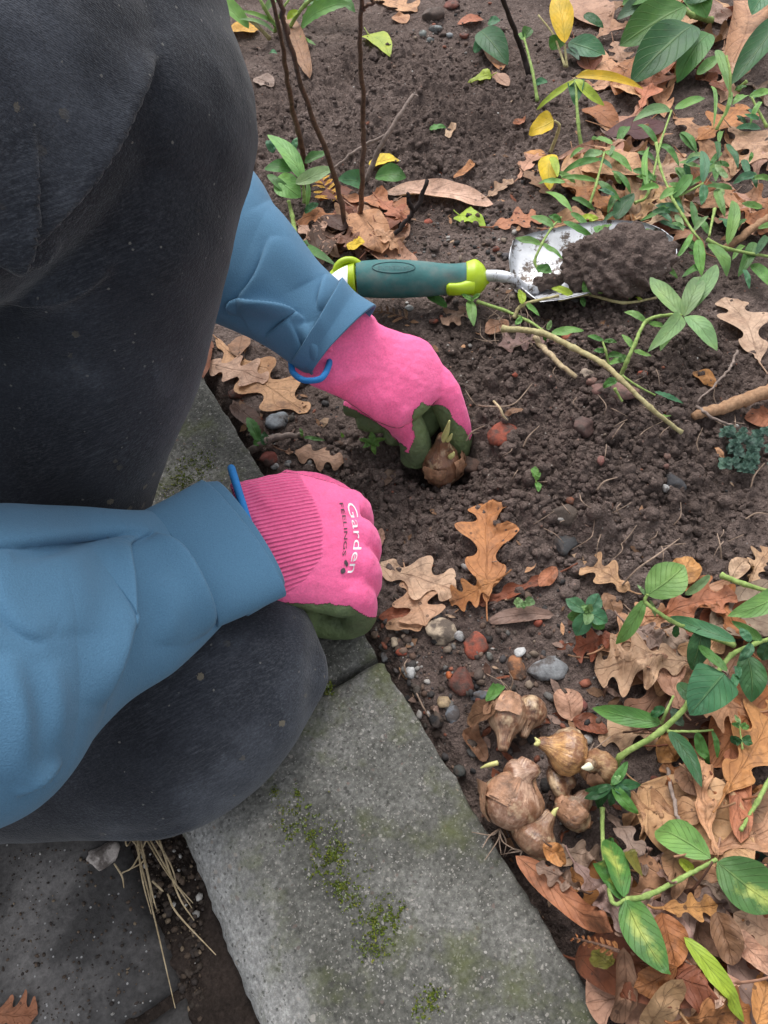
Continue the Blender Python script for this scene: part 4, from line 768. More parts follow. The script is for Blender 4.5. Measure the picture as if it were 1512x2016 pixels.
# filler litter first, under everything else: brown leaves that nothing tells apart
CW = dict(brown='brown', deep='orange brown', mauve='mauve', tan='tan', pink='pinkish', red='red brown', dark='dark')
_used = set()
def litter_label(x, y, col, kind, roll):
    shp = 'oak leaf' if kind == 'oak' else 'oval leaf'; adj = 'rolled ' if roll > .75 else ('upturned ' if roll < -.1 else ('flat ' if abs(roll) < .25 else ''))
    for lx, ly, t in sorted(LAND, key=lambda q: (q[0]-x)**2+(q[1]-y)**2)[:5]:
        dx, dy = x-lx, y-ly; rel = ('right of' if dx > 0 else 'left of') if abs(dx) > abs(dy) else ('below' if dy > 0 else 'above')
        for a in ('', 'half hidden '):
            s = f'{a}{adj}{CW[col]} {shp} {rel} the {t}'
            if s not in _used: _used.add(s); return s
    s = f'tucked in {adj}{CW[col]} {shp} {rel} the {t}'; _used.add(s); return s
LAND = [(1265, 1840, 'yellow patched leaf'), (1340, 1735, 'thick green stem'), (1345, 1665, 'oval pale green leaf'), (1470, 1745, 'broad yellow patched leaf at the edge'), (1405, 1930, 'lime green blade'), (1355, 1783, 'three lobed orange leaf'), (1485, 1665, 'bluish sedum'), (1400, 1580, 'ridge of folded tan leaf'), (1310, 1600, 'tan lobed leaf'), (1468, 1480, 'large wavy orange leaf'), (1225, 1955, 'whitish rimmed rolled leaf'), (1300, 1975, 'folded tan leaf'), (1400, 1990, 'bulging orange brown leaf'), (1490, 1965, 'pointed orange leaf'), (1490, 1840, 'stained pinkish leaf'),
        (1100, 1770, 'smooth orange red leaf'), (1170, 1780, 'greyish mauve leaf'), (1190, 1885, 'olive green leaf'), (1170, 1860, 'brown conifer spray'), (1240, 285, 'dark purple leaf'), (1210, 340, 'far tan vine leaf'), (1150, 395, 'orange brown vine leaf'), (1230, 405, 'round vine leaf'), (1415, 240, 'light orange far leaf'), (1480, 290, 'largest veined leaf'), (1310, 430, 'pale leaf above the clod'), (1480, 435, 'dark orange leaf by the stick'), (1380, 330, 'blue green vine leaf'), (1430, 520, 'yellowing vine leaf'), (1440, 180, 'upright twining vine'), (1200, 165, 'yellow lily leaf'),
        (1285, 120, 'broad dock leaf'), (1445, 65, 'rolled leaf standing upright'), (1165, 15, 'wide tan pink leaf'), (1290, 165, 'salmon pointed leaf'), (1200, 60, 'small tan dock side leaf'), (1395, 165, 'dark crumpled leaf'), (1260, 1315, 'big pinkish oak leaf'), (1390, 1370, 'triangular green leaf'), (1375, 1195, 'folded salmon leaf'), (1240, 1225, 'hanging light green leaf'), (1475, 1340, 'big ribbed green leaf'), (1320, 1475, 'small orange leaf at the fork'), (1430, 1415, 'wide tan leaf'), (1235, 1410, 'long lance green leaf'),
        (710, 465, 'tall folded tan leaf'), (625, 475, 'pinkish cuff leaf'), (740, 405, 'red brown leaf by the stems'), (785, 430, 'black twig'), (640, 370, 'orange fern spray'), (770, 475, 'small leaning oak leaf')]
FILL = [((1330, 1560, 1512, 2016), 46, 'brown oak leaf buried among the litter in the near corner', 'leaf litter in the near corner'), ((1120, 1700, 1330, 2010), 16, 'dull brown leaf wedged in the litter along the kerb', 'leaf litter along the kerb'),
        ((1120, 250, 1512, 480), 44, 'tan leaf lying under the vine at the far side', 'leaf litter under the vine'), ((1130, 0, 1512, 200), 22, 'brown leaf lying under the broad green leaves', 'leaf litter under the broad leaves'), ((1230, 1180, 1512, 1480), 22, 'brown oak leaf lying under the green trailing plant', 'leaf litter under the trailing plant'),
        ((600, 400, 800, 500), 12, 'crumpled brown leaf at the foot of the dead stems', 'leaf litter round the dead stems')]
for (x0, y0, x1, y1), n, lab, grp in FILL:
    for k in range(n):
        x, y = rng.uniform(x0, x1), rng.uniform(y0, y1); sc = depth(P(x, y)); q = rng.uniform(0, 6.28); L = rng.uniform(.05, .085)*F/sc; 
        if P(x, y)[0] < .085: continue
        co_, ki_, ro_ = str(rng.choice(['brown', 'deep', 'mauve', 'tan', 'pink', 'red', 'pink', 'dark', 'tan'])), str(rng.choice(['oak', 'oak', 'oak', 'oval'])), rng.uniform(-.7, 1.7)
        GL(x-L/2*math.cos(q), y-L/2*math.sin(q)*.8, x+L/2*math.cos(q), y+L/2*math.sin(q)*.8, L*rng.uniform(.4, .62), co_, ki_, ro_, rng.uniform(-.2, .7), litter_label(x, y, co_, ki_, ro_), grp, twist=rng.uniform(-.9, .9), wav=.0042)
LV = [
 (425, 665, 604, 812, 112, 'tan', 'oak', .3, .2, 'big tan oak leaf lying by the kerb beside the raised knee'), (402, 718, 527, 748, 84, 'pale', 'oak', .35, .3, 'pale greyish oak leaf on top of the big tan one by the kerb'), (415, 668, 400, 745, 34, 'red', 'oval', .8, .2, 'reddish scrap of leaf tucked in at the kerb by the knee'), (478, 660, 470, 700, 46, 'brown', 'oval', .4, .2, 'brown leaf scrap under the far sleeve'),
 (455, 800, 520, 855, 40, 'dark', 'oval', .5, .2, 'dark rotting leaf by the kerb behind the granite chip'), (560, 888, 678, 912, 62, 'pink', 'oak', -.6, .35, 'mauve brown oak leaf between the two gloves'),
 (745, 1215, 828, 1200, 40, 'red', 'oval', .5, .2, 'reddish leaf peeping out under the pile right of the lower glove'), (758, 1232, 832, 1238, 34, 'pink', 'strap', .9, .3, 'curled pinkish leaf lowest in the pile right of the lower glove'), (800, 1128, 838, 1232, 104, 'pink', 'oak', .3, .2, 'pinkish leaf with two rounded lobes above the beige stone'),
 (742, 1092, 752, 1040, 26, 'pink', 'oval', .8, .2, 'small curled leaf tip beside the knuckles of the lower glove'), (735, 1108, 900, 1163, 104, 'pale', 'oak', .35, .25, 'large pale tan oak leaf touching the knuckles of the lower glove'),
 (1100, 1128, 922, 1192, 42, 'red', 'oak', 1.3, .2, 'long curled red brown leaf below the bright orange oak leaf'), (1095, 1120, 1060, 1160, 34, 'salmon', 'oval', .6, .2, 'salmon scrap at the end of the long curled red brown leaf'), (958, 1185, 956, 990, 122, 'orange', 'oak', .25, .3, 'bright orange oak leaf with deep lobes in the middle of the soil'), (985, 1138, 884, 1188, 72, 'orange', 'oak', .35, .2, 'second orange oak leaf tucked under the base of the bright one'),
 (1090, 1210, 960, 1222, 34, 'mauve', 'strap', .5, .2, 'flat mauve leaf edge behind the tiny bluish seedling'),
 (1240, 1165, 1142, 1105, 74, 'tan', 'oak', .5, .3, 'tan oak leaf half covered by the mound above the rosette'), (1188, 1168, 1215, 1222, 40, 'brown', 'oval', .6, .2, 'brown lobe of leaf right of the green rosette'), (1215, 1255, 1128, 1282, 78, 'red', 'oak', .3, .2, 'dark red brown oak leaf directly below the green rosette'),
 (1222, 1225, 1300, 1278, 62, 'mauve', 'oak', .4, .2, 'mauve leaf beneath the upper stem of the trailing plant'), (1355, 1308, 1168, 1328, 134, 'pink', 'oak', .3, .25, 'big pinkish oak leaf pointing to the bulbs from the trailing plant'), (1295, 1212, 1452, 1172, 92, 'salmon', 'oak', .9, .3, 'folded salmon oak leaf behind the upright green leaves'),
 (1338, 1150, 1362, 1096, 62, 'orange', 'oval', .8, .4, 'rounded orange leaf sticking out of the mound'), (1440, 1140, 1470, 1100, 40, 'pale', 'oval', .7, .2, 'pale grey leaf rolled up at the foot of the mound'), (1478, 1150, 1520, 1080, 60, 'pink', 'oak', .5, .2, 'pinkish oak leaf at the mound foot by the frame edge'),
 (1480, 1415, 1372, 1412, 100, 'tan', 'oak', .3, .2, 'wide tan leaf under the triangular green leaf'), (1302, 1448, 1330, 1502, 74, 'orange', 'oval', .5, .3, 'small orange leaf below the fork of the green stem'), (1345, 1510, 1372, 1572, 60, 'brown', 'oval', .4, .2, 'round brown leaf left of the long folded leaves'),
 (1400, 1592, 1222, 1612, 112, 'tan', 'oak', .3, .25, 'tan orange lobed oak leaf with dark stones on it'), (1196, 1604, 1270, 1722, 54, 'mauve', 'oak', .9, .3, 'long mauve curled leaf beside the vertical green stem'), (1312, 1748, 1262, 1706, 58, 'mauve', 'oak', .9, .3, 'small frilly mauve leaf above the thick green stem'), (1330, 1672, 1322, 1776, 58, 'brown', 'oval', .7, .3, 'smooth dark brown leaf behind the thick green stem'),
 (1016, 1684, 1190, 1846, 60, 'salmon', 'oval', .9, .2, 'long smooth orange red leaf lying along the kerb'), (1090, 1668, 1188, 1702, 62, 'mauve', 'oak', .4, .2, 'muddy mauve leaf directly below the bulb heap'), (1148, 1758, 1055, 1706, 50, 'mauve', 'oak', .6, .3, 'mauve leaf lying on the long orange red leaf'), (1122, 1712, 1218, 1848, 58, 'mauve', 'oak', .6, .25, 'long greyish mauve oak leaf beside the smooth orange red leaf'), (1066, 1668, 1112, 1702, 48, 'orange', 'oval', .5, .3, 'orange leaf corner under the lowest bulb'),
 (1210, 1908, 1165, 1876, 46, 'olive', 'oval', .4, .2, 'olive green dying leaf near the kerb'), (1228, 1852, 1212, 2008, 58, 'brown', 'strap', 1.5, .35, 'brown rolled leaf with a whitish rim near the kerb'), (1302, 1796, 1332, 1906, 82, 'deep', 'oval', .8, .4, 'shiny orange brown leaf behind the yellow patched leaf'), (1298, 1788, 1412, 1782, 56, 'orange', 'oak', .6, .3, 'small three lobed bright orange leaf below the thick green stem'), (1330, 1905, 1255, 1942, 60, 'deep', 'oval', .8, .3, 'curled orange brown leaf under the tip of the yellow patched leaf'),
 (1330, 1926, 1408, 1972, 92, 'red', 'oval', .4, .2, 'dark wet red brown leaf in the near corner'), (1268, 2022, 1334, 1924, 62, 'tan', 'strap', .9, .3, 'tan leaf folded lengthwise at the near edge'), (1336, 2012, 1476, 1984, 92, 'deep', 'oak', .6, .4, 'orange brown leaf bulging up beside the lime green blade'), (1425, 1926, 1405, 1990, 30, 'pale', 'oval', .7, .2, 'pale torn leaf strip crossing the lime green blade'), (1482, 2022, 1492, 1914, 64, 'orange', 'lance', .4, .2, 'plain orange pointed leaf right of the lime green blade'),
 (1372, 1734, 1494, 1822, 64, 'mauve', 'oak', .9, .3, 'brown ridged leaf beside the three lobed orange leaf'), (1560, 1890, 1440, 1800, 124, 'pink', 'oak', .3, .2, 'big flat pinkish leaf with a dark stain in the near corner'), (1435, 1838, 1520, 1922, 50, 'pink', 'strap', 1., .4, 'pinkish leaf edge curling over the dark stained one'), (1408, 1796, 1440, 1902, 56, 'brown', 'strap', .5, .2, 'wrinkled brown blistered leaf strip above the lime green blade'),
 (1408, 1692, 1378, 1468, 62, 'tan', 'oak', 1.5, .15, 'long tan leaf folded into a ridge'), (1440, 1468, 1458, 1664, 60, 'salmon', 'strap', 1.3, .15, 'long red brown rolled leaf right of the tan ridge'), (1425, 1566, 1530, 1385, 128, 'orange', 'oak', .6, .3, 'large orange oak leaf with wavy rim at the frame edge'), (-25, 1990, 74, 1996, 84, 'salmon', 'oak', .4, .3, 'oak leaf lying on the dark paving by the path corner'),
 # far side
 (1125, -8, 1200, 52, 92, 'pink', 'oval', .3, .2, 'wide tan pink leaf between yellow and green leaves at the far edge'), (1158, 82, 1245, 40, 44, 'tan', 'oak', .5, .2, 'small tan oak leaf left of the broad green leaves'), (1208, 72, 1226, 128, 50, 'pink', 'oak', .5, .2, 'pinkish oak leaf touching the broad green leaves'), (1458, 0, 1440, 132, 88, 'tan', 'strap', 1.2, .3, 'big rolled tan leaf standing among the broad green leaves'), (1262, 208, 1312, 128, 80, 'salmon', 'oak', .4, .2, 'salmon brown pointed leaf below the broad green leaves'), (1362, 152, 1432, 178, 44, 'red', 'oak', .8, .2, 'dark pinkish crumpled leaf right of the salmon pointed one'),
 (1152, 212, 1218, 256, 58, 'deep', 'oval', .9, .4, 'domed orange brown leaf under the yellow lily leaf'), (1188, 288, 1305, 240, 78, 'plum', 'oval', .3, .2, 'dark purple leaf under the pale green vine tip'), (1372, 275, 1462, 205, 96, 'orange', 'oak', .3, .2, 'light orange leaf between the vine and the broad green leaves'), (1435, 250, 1530, 335, 138, 'pink', 'oak', .25, .15, 'largest pinkish leaf with dark veins at the far frame edge'), (1140, 332, 1272, 350, 84, 'tan', 'oval', .3, .2, 'tan leaf flat on the litter crossed by thin vine leaves'), (1098, 362, 1208, 424, 66, 'deep', 'oak', .4, .2, 'orange brown oak leaf beside the round vine leaf'), (1248, 432, 1325, 362, 70, 'tan', 'oak', .4, .2, 'tan oak leaf right of the round vine leaf'),
 (1268, 448, 1360, 418, 76, 'pale', 'oak', .4, .3, 'pale brown oak leaf above the trowel clod'), (1440, 410, 1520, 462, 80, 'deep', 'oak', .7, .3, 'dark orange leaf beside the tan stick'), (966, 448, 1070, 428, 72, 'salmon', 'oak', .3, .2, 'salmon pink leaf beside the trowel blade'), (943, 78, 988, 140, 48, 'deep', 'oval', .8, .2, 'orange brown curled leaf under the green leaves at the far soil edge'), (972, 148, 1002, 172, 32, 'pink', 'oval', .5, .2, 'small pinkish leaf below the lime leaf at the far soil edge'), (1010, 246, 1034, 240, 18, 'salmon', 'oval', .4, .2, 'tiny oval pink leaf left of the yellow heart leaf'), (1032, 300, 1075, 312, 34, 'orange', 'oval', .5, .2, 'orange leaf scrap under the yellow heart leaf'), (1020, 352, 1060, 300, 40, 'pink', 'oak', .6, .2, 'pinkish crumpled leaf left of the drooping yellow leaf'), (1028, 335, 1085, 380, 56, 'brown', 'oak', .7, .2, 'brown leaf under the drooping yellow leaf'), (958, 395, 1010, 360, 34, 'pink', 'oak', .6, .2, 'small pinkish leaf above the salmon pink leaf'),
 (756, 372, 972, 402, 64, 'pale', 'strap', .9, .2, 'long wavy pale pink leaf lying behind the trowel'), (672, 385, 812, 424, 66, 'salmon', 'oak', .7, .3, 'red brown leaf behind the dead stems'), (745, 400, 800, 450, 54, 'salmon', 'oak', .6, .2, 'salmon leaf under the black twig'), (705, 418, 752, 505, 84, 'tan', 'strap', .8, .3, 'tall tan leaf folded against the dead stems'), (735, 450, 792, 500, 50, 'tan', 'oak', .8, .3, 'small tan oak leaf leaning on the tall folded one'), (632, 424, 690, 452, 46, 'dark', 'oval', .6, .2, 'dark mauve leaf left of the dead stems'), (588, 446, 668, 506, 66, 'pink', 'oak', .5, .2, 'pinkish brown oak leaf above the far cuff'), (650, 470, 705, 480, 50, 'brown', 'oak', .5, .2, 'brown oak leaf between the pinkish one and the tall folded one'),
 (688, 505, 720, 492, 34, 'yellow', 'oval', .4, .2, 'yellow leaf behind the trowel butt'), (726, 325, 786, 312, 46, 'yellow', 'oval', .5, .4, 'yellow half leaf standing on bare soil by a dead stem'), (448, 66, 512, 62, 58, 'yorange', 'oval', .4, .2, 'round yellow orange leaf near the raised knee'), (725, 66, 768, 112, 52, 'lime', 'heart', .3, .2, 'light green leaf alone on the far bare soil'), (903, 422, 956, 446, 56, 'lime', 'heart', .3, .2, 'lime green leaf alone on the gravel behind the trowel'), (968, 150, 920, 162, 34, 'lime', 'heart', .4, .2, 'lime leaf at the rim of the far bare soil'), (732, -5, 822, 22, 66, 'tan', 'oak', .4, .2, 'tan oak leaf at the far edge beside the dead stem'), (775, 30, 800, 45, 36, 'tan', 'oval', .4, .2, 'tan leaf tip below the tan oak leaf at the far edge'), (952, 38, 900, 46, 34, 'salmon', 'oval', .4, .2, 'salmon leaf on the far soil near the brick chips'), (880, 275, 896, 242, 18, 'pale', 'strap', .8, .2, 'tiny pale curled leaf on the far bare soil'), (845, 255, 878, 250, 20, 'green', 'oval', .5, .2, 'tiny green leaf on the far bare soil'), (893, 346, 932, 318, 20, 'orange', 'strap', .7, .2, 'small orange curled leaf right of the long wavy pale one'),
 (610, 155, 560, 30, 40, 'brown', 'strap', .8, .2, 'withered brown leaf between the two leaning dead stems'), (500, 155, 540, 170, 46, 'mauve', 'oval', .4, .2, 'dull mauve leaf lying beside the raised knee'),
 # middle and right
 (1495, 714, 1428, 584, 98, 'pale', 'oak', .3, .25, 'pale orange oak leaf lying right of the star shaped green shoot'), (1408, 768, 1362, 735, 36, 'orange', 'oval', .6, .3, 'small orange leaf right of the mound'), (1530, 826, 1466, 822, 52, 'salmon', 'oval', .3, .2, 'salmon leaf right of the mound beside the thick stick'), (1096, 676, 980, 684, 72, 'mauve', 'oak', .3, .2, 'mauve oak leaf half buried where the thin roots hang'), (1107, 570, 1140, 532, 34, 'tan', 'oak', .8, .2, 'small tan leaf stuck in front of the trowel clod'), (938, 605, 872, 640, 60, 'pink', 'oak', .4, .2, 'pinkish oak leaf below the trowel collar'), (1000, 640, 955, 655, 44, 'brown', 'oval', .5, .2, 'brown leaf under the thin roots left of the mound'), (1408, 880, 1425, 905, 12, 'tan', 'strap', .5, .1, 'narrow tan leaf strip near the bluish sedum'), (1030, 808, 992, 816, 16, 'brown', 'strap', .4, .1, 'narrow brown leaf strip above the rough red brick lump'), (755, 960, 780, 925, 24, 'mauve', 'oval', .4, .1, 'tiny mauve leaf scrap in front of the planting hole'),
 (1125, 1420, 1108, 1355, 62, 'pink', 'strap', .7, .2, 'dry pinkish bulb scale standing above the striped bulb'), (1128, 1415, 1198, 1442, 46, 'red', 'oval', .9, .3, 'shiny red brown leaf beside the striped bulb'), (985, 1395, 918, 1420, 56, 'brown', 'oval', .6, .2, 'brown papery leaf left of the double bulb'), (912, 1440, 958, 1500, 36, 'brown', 'strap', .8, .2, 'brown curled leaf strip left of the bulbs by the kerb'), (985, 1352, 956, 1388, 30, 'green', 'oval', .7, .2, 'small bright green leaf beside the double bulb'),
]
GREENISH = ('lime', 'green', 'lgreen')
for q in LV: GL(*q, m=MGL if q[5] in GREENISH else MDL, stalk=q[6] in ('oak', 'heart'), name='dry_scale' if 'scale' in q[9] else 'fallen_leaf', cat='bulb scale' if 'scale' in q[9] else 'leaf', wav=.0028 if q[7] > .75 else .0016)
GL(1348, 1846, 1466, 2014, 58, 'lime', 'lance', .5, .35, 'lime green narrow blade leaf lying across the near litter', m=MGL, stalk=False, twist=.5)
# ------------------------------------------------------------------ conifer sprays
def spray(a, b, w, n, col, label, lift=.004):
    A, B = top(*a, lift), top(*b, lift); th = empty('conifer_spray', A, label, 'dry spray'); ex = B-A; L = np.linalg.norm(ex); ex /= L; ey = np.cross([0, 0, 1], ex); ws = w*depth(A)/F/2
    mk('stalk', *tube([A, (A+B)/2+[0, 0, .002], B], [.0009, .0007, .0004], 6, sub=5), MTW, th)
    for k in range(n):
        t = (k+.5)/n; p = A+ex*L*t+[0, 0, .002*math.sin(3*t)]; sgn = 1 if k % 2 else -1; l = ws*(1-.55*t)
        V, f, uv, _ = leaf_geo(p, p+ex*l*.7+ey*sgn*l+[0, 0, rng.uniform(-.001, .002)], l*.34, 'strap', .5, .2, .0006, seed=k); o = mk('leaflet', V, f, MDL, th, uv=uv); o.color = colvar(col, k)
spray((655, 398), (622, 338), 60, 14, 'yorange', 'orange fern like spray beside the hosta clump'); spray((803, 628), (738, 612), 44, 11, 'brown', 'brown fern like spray under the trowel handle'); spray((1218, 1872), (1128, 1846), 54, 14, 'deep', 'brown conifer spray near the kerb under the long mauve leaf'); spray((1195, 1352), (1188, 1372), 12, 5, 'yorange', 'tiny orange spray near the big pinkish oak leaf')
# ------------------------------------------------------------------ growing plants
def plant(name, label, cat, stems, leaves, base=None, sm=None, kind='lance', group=None, mat_=None):
    """stems: (points (px,py,height), radius px, material); leaves: (base px,py,h, tip px,py,h, width px, colour[, kind, material, roll, arc])"""
    q0 = stems[0][0][0] if stems else leaves[0][:3]; org = on(*(base or q0[:2]), .0); th = empty(name, org, label, cat, group)
    def pos(x, y, h):
        p = on(x, y); z = max(p[2]+h+.004, top(x, y)[2]+.002+.3*h); return P(x, y, z)
    for s in stems:
        pts = [pos(*q) for q in s[0]]; r = s[1]*depth(pts[0])/F; n = len(pts); m_ = (n-1)*10+1; pp = cat_rom(pts, m_); q_ = np.linspace(0, n-1, m_); pp = pp+np.random.default_rng(m_).normal(size=pp.shape)*r*.06; mk('stem', *tube(pp, np.linspace(r, r*.62, m_)*(1+.3*np.exp(-((q_-np.round(q_))/.09)**2)), 8, n=m_), s[2] if len(s) > 2 else MGS, th)
    for k, l in enumerate(leaves):
        _sd[0] += 1; a, b = pos(*l[:3]), pos(*l[3:6]); w = l[6]*(depth(a)+depth(b))/2/F; kd = l[8] if len(l) > 8 and l[8] else kind; r = np.random.default_rng(_sd[0])
        mid = (a+b)/2; up = nrm(np.array([0, 0, 1.])+nrm(CAMP-mid)*.7+r.normal(size=3)*.14); ax = nrm(b-a); up = nrm(up-(up@ax)*ax)
        V, f, uv, fr = leaf_geo(a, b, w, kd, l[10] if len(l) > 10 else r.uniform(.3, .7), l[11] if len(l) > 11 else r.uniform(.2, .55), .0011, up, _sd[0], fold=r.uniform(.04, .16), twist=r.uniform(-.35, .35), nt_=22)
        lo = hat(V[:, 0], V[:, 1])+.0012; V[:, 2] += np.clip(np.percentile(lo-V[:, 2], 75), 0, .02); V[:, 2] = np.maximum(V[:, 2], np.minimum(lo, V[:, 2]+.006))
        i, j = hidx(V[:, 0], V[:, 1]); np.maximum.at(HC, (i, j), np.minimum(V[:, 2], HC[i, j]+.0)); o = finish(V, f, uv, 'leaf', (l[9] if len(l) > 9 and l[9] else None) or mat_ or MGL, th); o.color = colvar(l[7], _sd[0], .14)
    return th
G, D, LG, BG, PG = 'green', 'dgreen', 'lgreen', 'bgreen', 'pgreen'
plant('trailing_plant', 'long trailing plant with big green leaves arching right of the bulbs', 'plant', [([(1215, 1525, .0), (1222, 1490, .012), (1300, 1440, .024), (1356, 1384, .034), (1376, 1335, .036), (1404, 1333, .034), (1440, 1290, .034), (1486, 1268, .03), (1540, 1250, .03)], 6.3), ([(1314, 1440, .026), (1370, 1440, .026), (1404, 1437, .024)], 3), ([(1302, 1424, .02), (1312, 1400, .03), (1326, 1370, .034)], 3.5)],
 [(1302, 1424, .02, 1165, 1393, .012, 54, G), (1310, 1393, .03, 1280, 1409, .022, 27, D), (1426, 1326, .05, 1358, 1408, .034, 98, BG, 'heart'), (1384, 1236, .04, 1362, 1320, .026, 58, D), (1448, 1262, .045, 1320, 1213, .03, 44, BG), (1432, 1322, .05, 1374, 1266, .036, 30, G), (1480, 1266, .04, 1454, 1302, .036, 27, BG), (1478, 1264, .04, 1456, 1236, .04, 25, BG), (1470, 1290, .03, 1480, 1382, .016, 76, D), (1318, 1440, .026, 1382, 1552, .014, 44, D), (1372, 1440, .026, 1393, 1508, .012, 32, G), (1402, 1438, .024, 1412, 1494, .012, 16, G), (1446, 1328, .03, 1430, 1366, .03, 22, BG), (1450, 1310, .03, 1456, 1338, .036, 18, BG), (1335, 1345, .02, 1380, 1400, .012, 40, D), (1500, 1262, .03, 1440, 1222, .03, 28, G), (1515, 1262, .03, 1500, 1300, .02, 46, D), (1322, 1395, .016, 1345, 1430, .01, 30, 'sage')])
plant('trailing_plant', 'green shoot with one round upright leaf standing beside the mound', 'plant', [([(1445, 1270, .02), (1385, 1250, .03), (1358, 1239, .034), (1318, 1220, .04), (1272, 1187, .045), (1275, 1170, .047)], 5)],
 [(1274, 1172, .047, 1348, 1112, .05, 76, LG, 'oval', None, .3, .2), (1270, 1180, .045, 1212, 1269, .02, 40, LG), (1271, 1172, .045, 1253, 1150, .046, 11, PG), (1277, 1180, .042, 1290, 1215, .034, 12, PG), (1330, 1228, .03, 1330, 1255, .02, 20, D)])
plant('trailing_plant', 'green stem with a brown streaked leaf coming in below the mound at the edge', 'plant', [([(1420, 1133, .02), (1465, 1150, .024), (1540, 1172, .026)], 6)], [(1545, 1160, .03, 1432, 1213, .03, 60, LG), (1398, 1132, .02, 1349, 1171, .012, 18, PG, 'strap')])
plant('green_rosette', 'small bluish green rosette growing below the mound', 'plant', [([(1155, 1225, .0), (1157, 1205, .02)], 4)], [(1157, 1205, .02, x, y, h, w, c, 'oval', None, .3, .3) for x, y, h, w, c in ((1114, 1180, .018, 28, BG), (1178, 1168, .022, 32, BG), (1197, 1224, .018, 34, BG), (1188, 1238, .01, 32, G), (1134, 1252, .012, 36, BG), (1152, 1230, .026, 22, PG), (1118, 1215, .008, 26, G), (1168, 1190, .028, 16, PG), (1145, 1192, .026, 15, PG))])
plant('trailing_plant', 'low trailing plant with yellow patched leaves and thick stem near the kerb', 'plant', [([(1186, 1590, .012), (1188, 1674, .016), (1204, 1772, .02), (1232, 1772, .022)], 4.5), ([(1235, 1772, .022), (1275, 1763, .026), (1340, 1730, .03), (1411, 1692, .034)], 6)],
 [(1228, 1766, .022, 1200, 1650, .018, 68, G, None, MVL), (1222, 1768, .022, 1172, 1700, .01, 48, G, None, MVL), (1232, 1768, .026, 1316, 1920, .022, 98, G, None, MVL, .5, .35), (1400, 1690, .034, 1288, 1634, .024, 68, LG, 'oval'), (1410, 1698, .034, 1535, 1790, .024, 104, G, 'oval', MVL), (1338, 1692, .018, 1364, 1724, .012, 28, 'lime'), (1232, 1690, .01, 1250, 1740, .008, 30, 'olive')])
plant('green_rosette', 'dark green leafy tuft growing against the white tipped bulb', 'plant', [([(1203, 1552, .0), (1204, 1546, .014)], 4)], [(1204, 1546, .014, x, y, h, w, c) for x, y, h, w, c in ((1236, 1498, .022, 26, G), (1262, 1545, .016, 28, D), (1242, 1570, .016, 28, BG), (1256, 1602, .006, 34, G), (1202, 1588, .014, 22, D), (1176, 1592, .008, 26, D), (1150, 1572, .008, 28, D), (1150, 1556, .012, 22, D), (1225, 1520, .02, 18, PG))])
plant('thin_stem', 'thin green stem coming down to the bluish sedum at the near edge', 'plant', [([(1535, 1500, .03), (1490, 1580, .02), (1459, 1634, .008)], 5)], [])
plant('star_shoot', 'pale green star shaped shoot with five leaves right of the mound', 'plant', [([(1222, 742, .0), (1234, 712, .014), (1250, 677, .026), (1273, 632, .036), (1318, 620, .044), (1342, 621, .046)], 4.5)],
 [(1345, 621, .046, 1280, 546, .05, 50, PG), (1347, 621, .047, 1378, 545, .052, 50, PG), (1352, 618, .045, 1411, 520, .05, 44, PG), (1350, 622, .046, 1412, 690, .04, 50, PG), (1338, 622, .046, 1274, 694, .04, 48, PG), (1340, 624, .044, 1300, 690, .036, 40, LG), (1272, 632, .036, 1229, 612, .036, 20, LG), (1246, 686, .024, 1224, 656, .03, 17, LG), (1248, 690, .024, 1283, 701, .024, 14, LG), (1272, 634, .034, 1315, 645, .03, 16, LG), (1236, 712, .012, 1216, 700, .014, 20, G)])
plant('seedling', 'slender green seedling at the foot of the star shaped shoot', 'plant', [([(1200, 725, .0), (1192, 690, .016), (1186, 672, .02)], 3)], [(1188, 672, .02, 1155, 660, .02, 16, G), (1188, 672, .02, 1215, 674, .02, 14, G), (1192, 692, .014, 1168, 690, .014, 14, G), (1195, 702, .01, 1228, 700, .012, 18, G), (1198, 715, .006, 1232, 712, .01, 22, LG)])
plant('arching_stem', 'old pale stem arching over the mound with a few leaves', 'plant', [([(989, 647, .016), (1065, 655, .022), (1129, 685, .024), (1186, 715, .026), (1220, 745, .024), (1280, 802, .014), (1341, 851, .002)], 6, MBS), ([(940, 594, .012), (990, 610, .014), (1040, 632, .018), (1068, 650, .022)], 3.5, MGS), ([(1210, 765, .02), (1225, 790, .01)], 3, MGS), ([(1225, 740, .02), (1255, 760, .012), (1290, 778, .006)], 2.5, MGS)],
 [(1085, 657, .024, 1150, 650, .022, 28, LG), (1216, 748, .024, 1188, 764, .014, 26, G), (1078, 650, .024, 1085, 630, .03, 14, PG), (1080, 656, .022, 1072, 672, .012, 14, G), (925, 590, .014, 933, 644, .01, 28, LG), (930, 592, .016, 908, 580, .02, 14, LG), (930, 592, .016, 946, 578, .022, 13, LG), (880, 606, .006, 838, 578, .012, 30, G), (1288, 772, .006, 1346, 794, .006, 13, BG, 'jag'), (1300, 820, .004, 1322, 818, .006, 10, LG), (1015, 640, .016, 1028, 622, .02, 16, LG)])
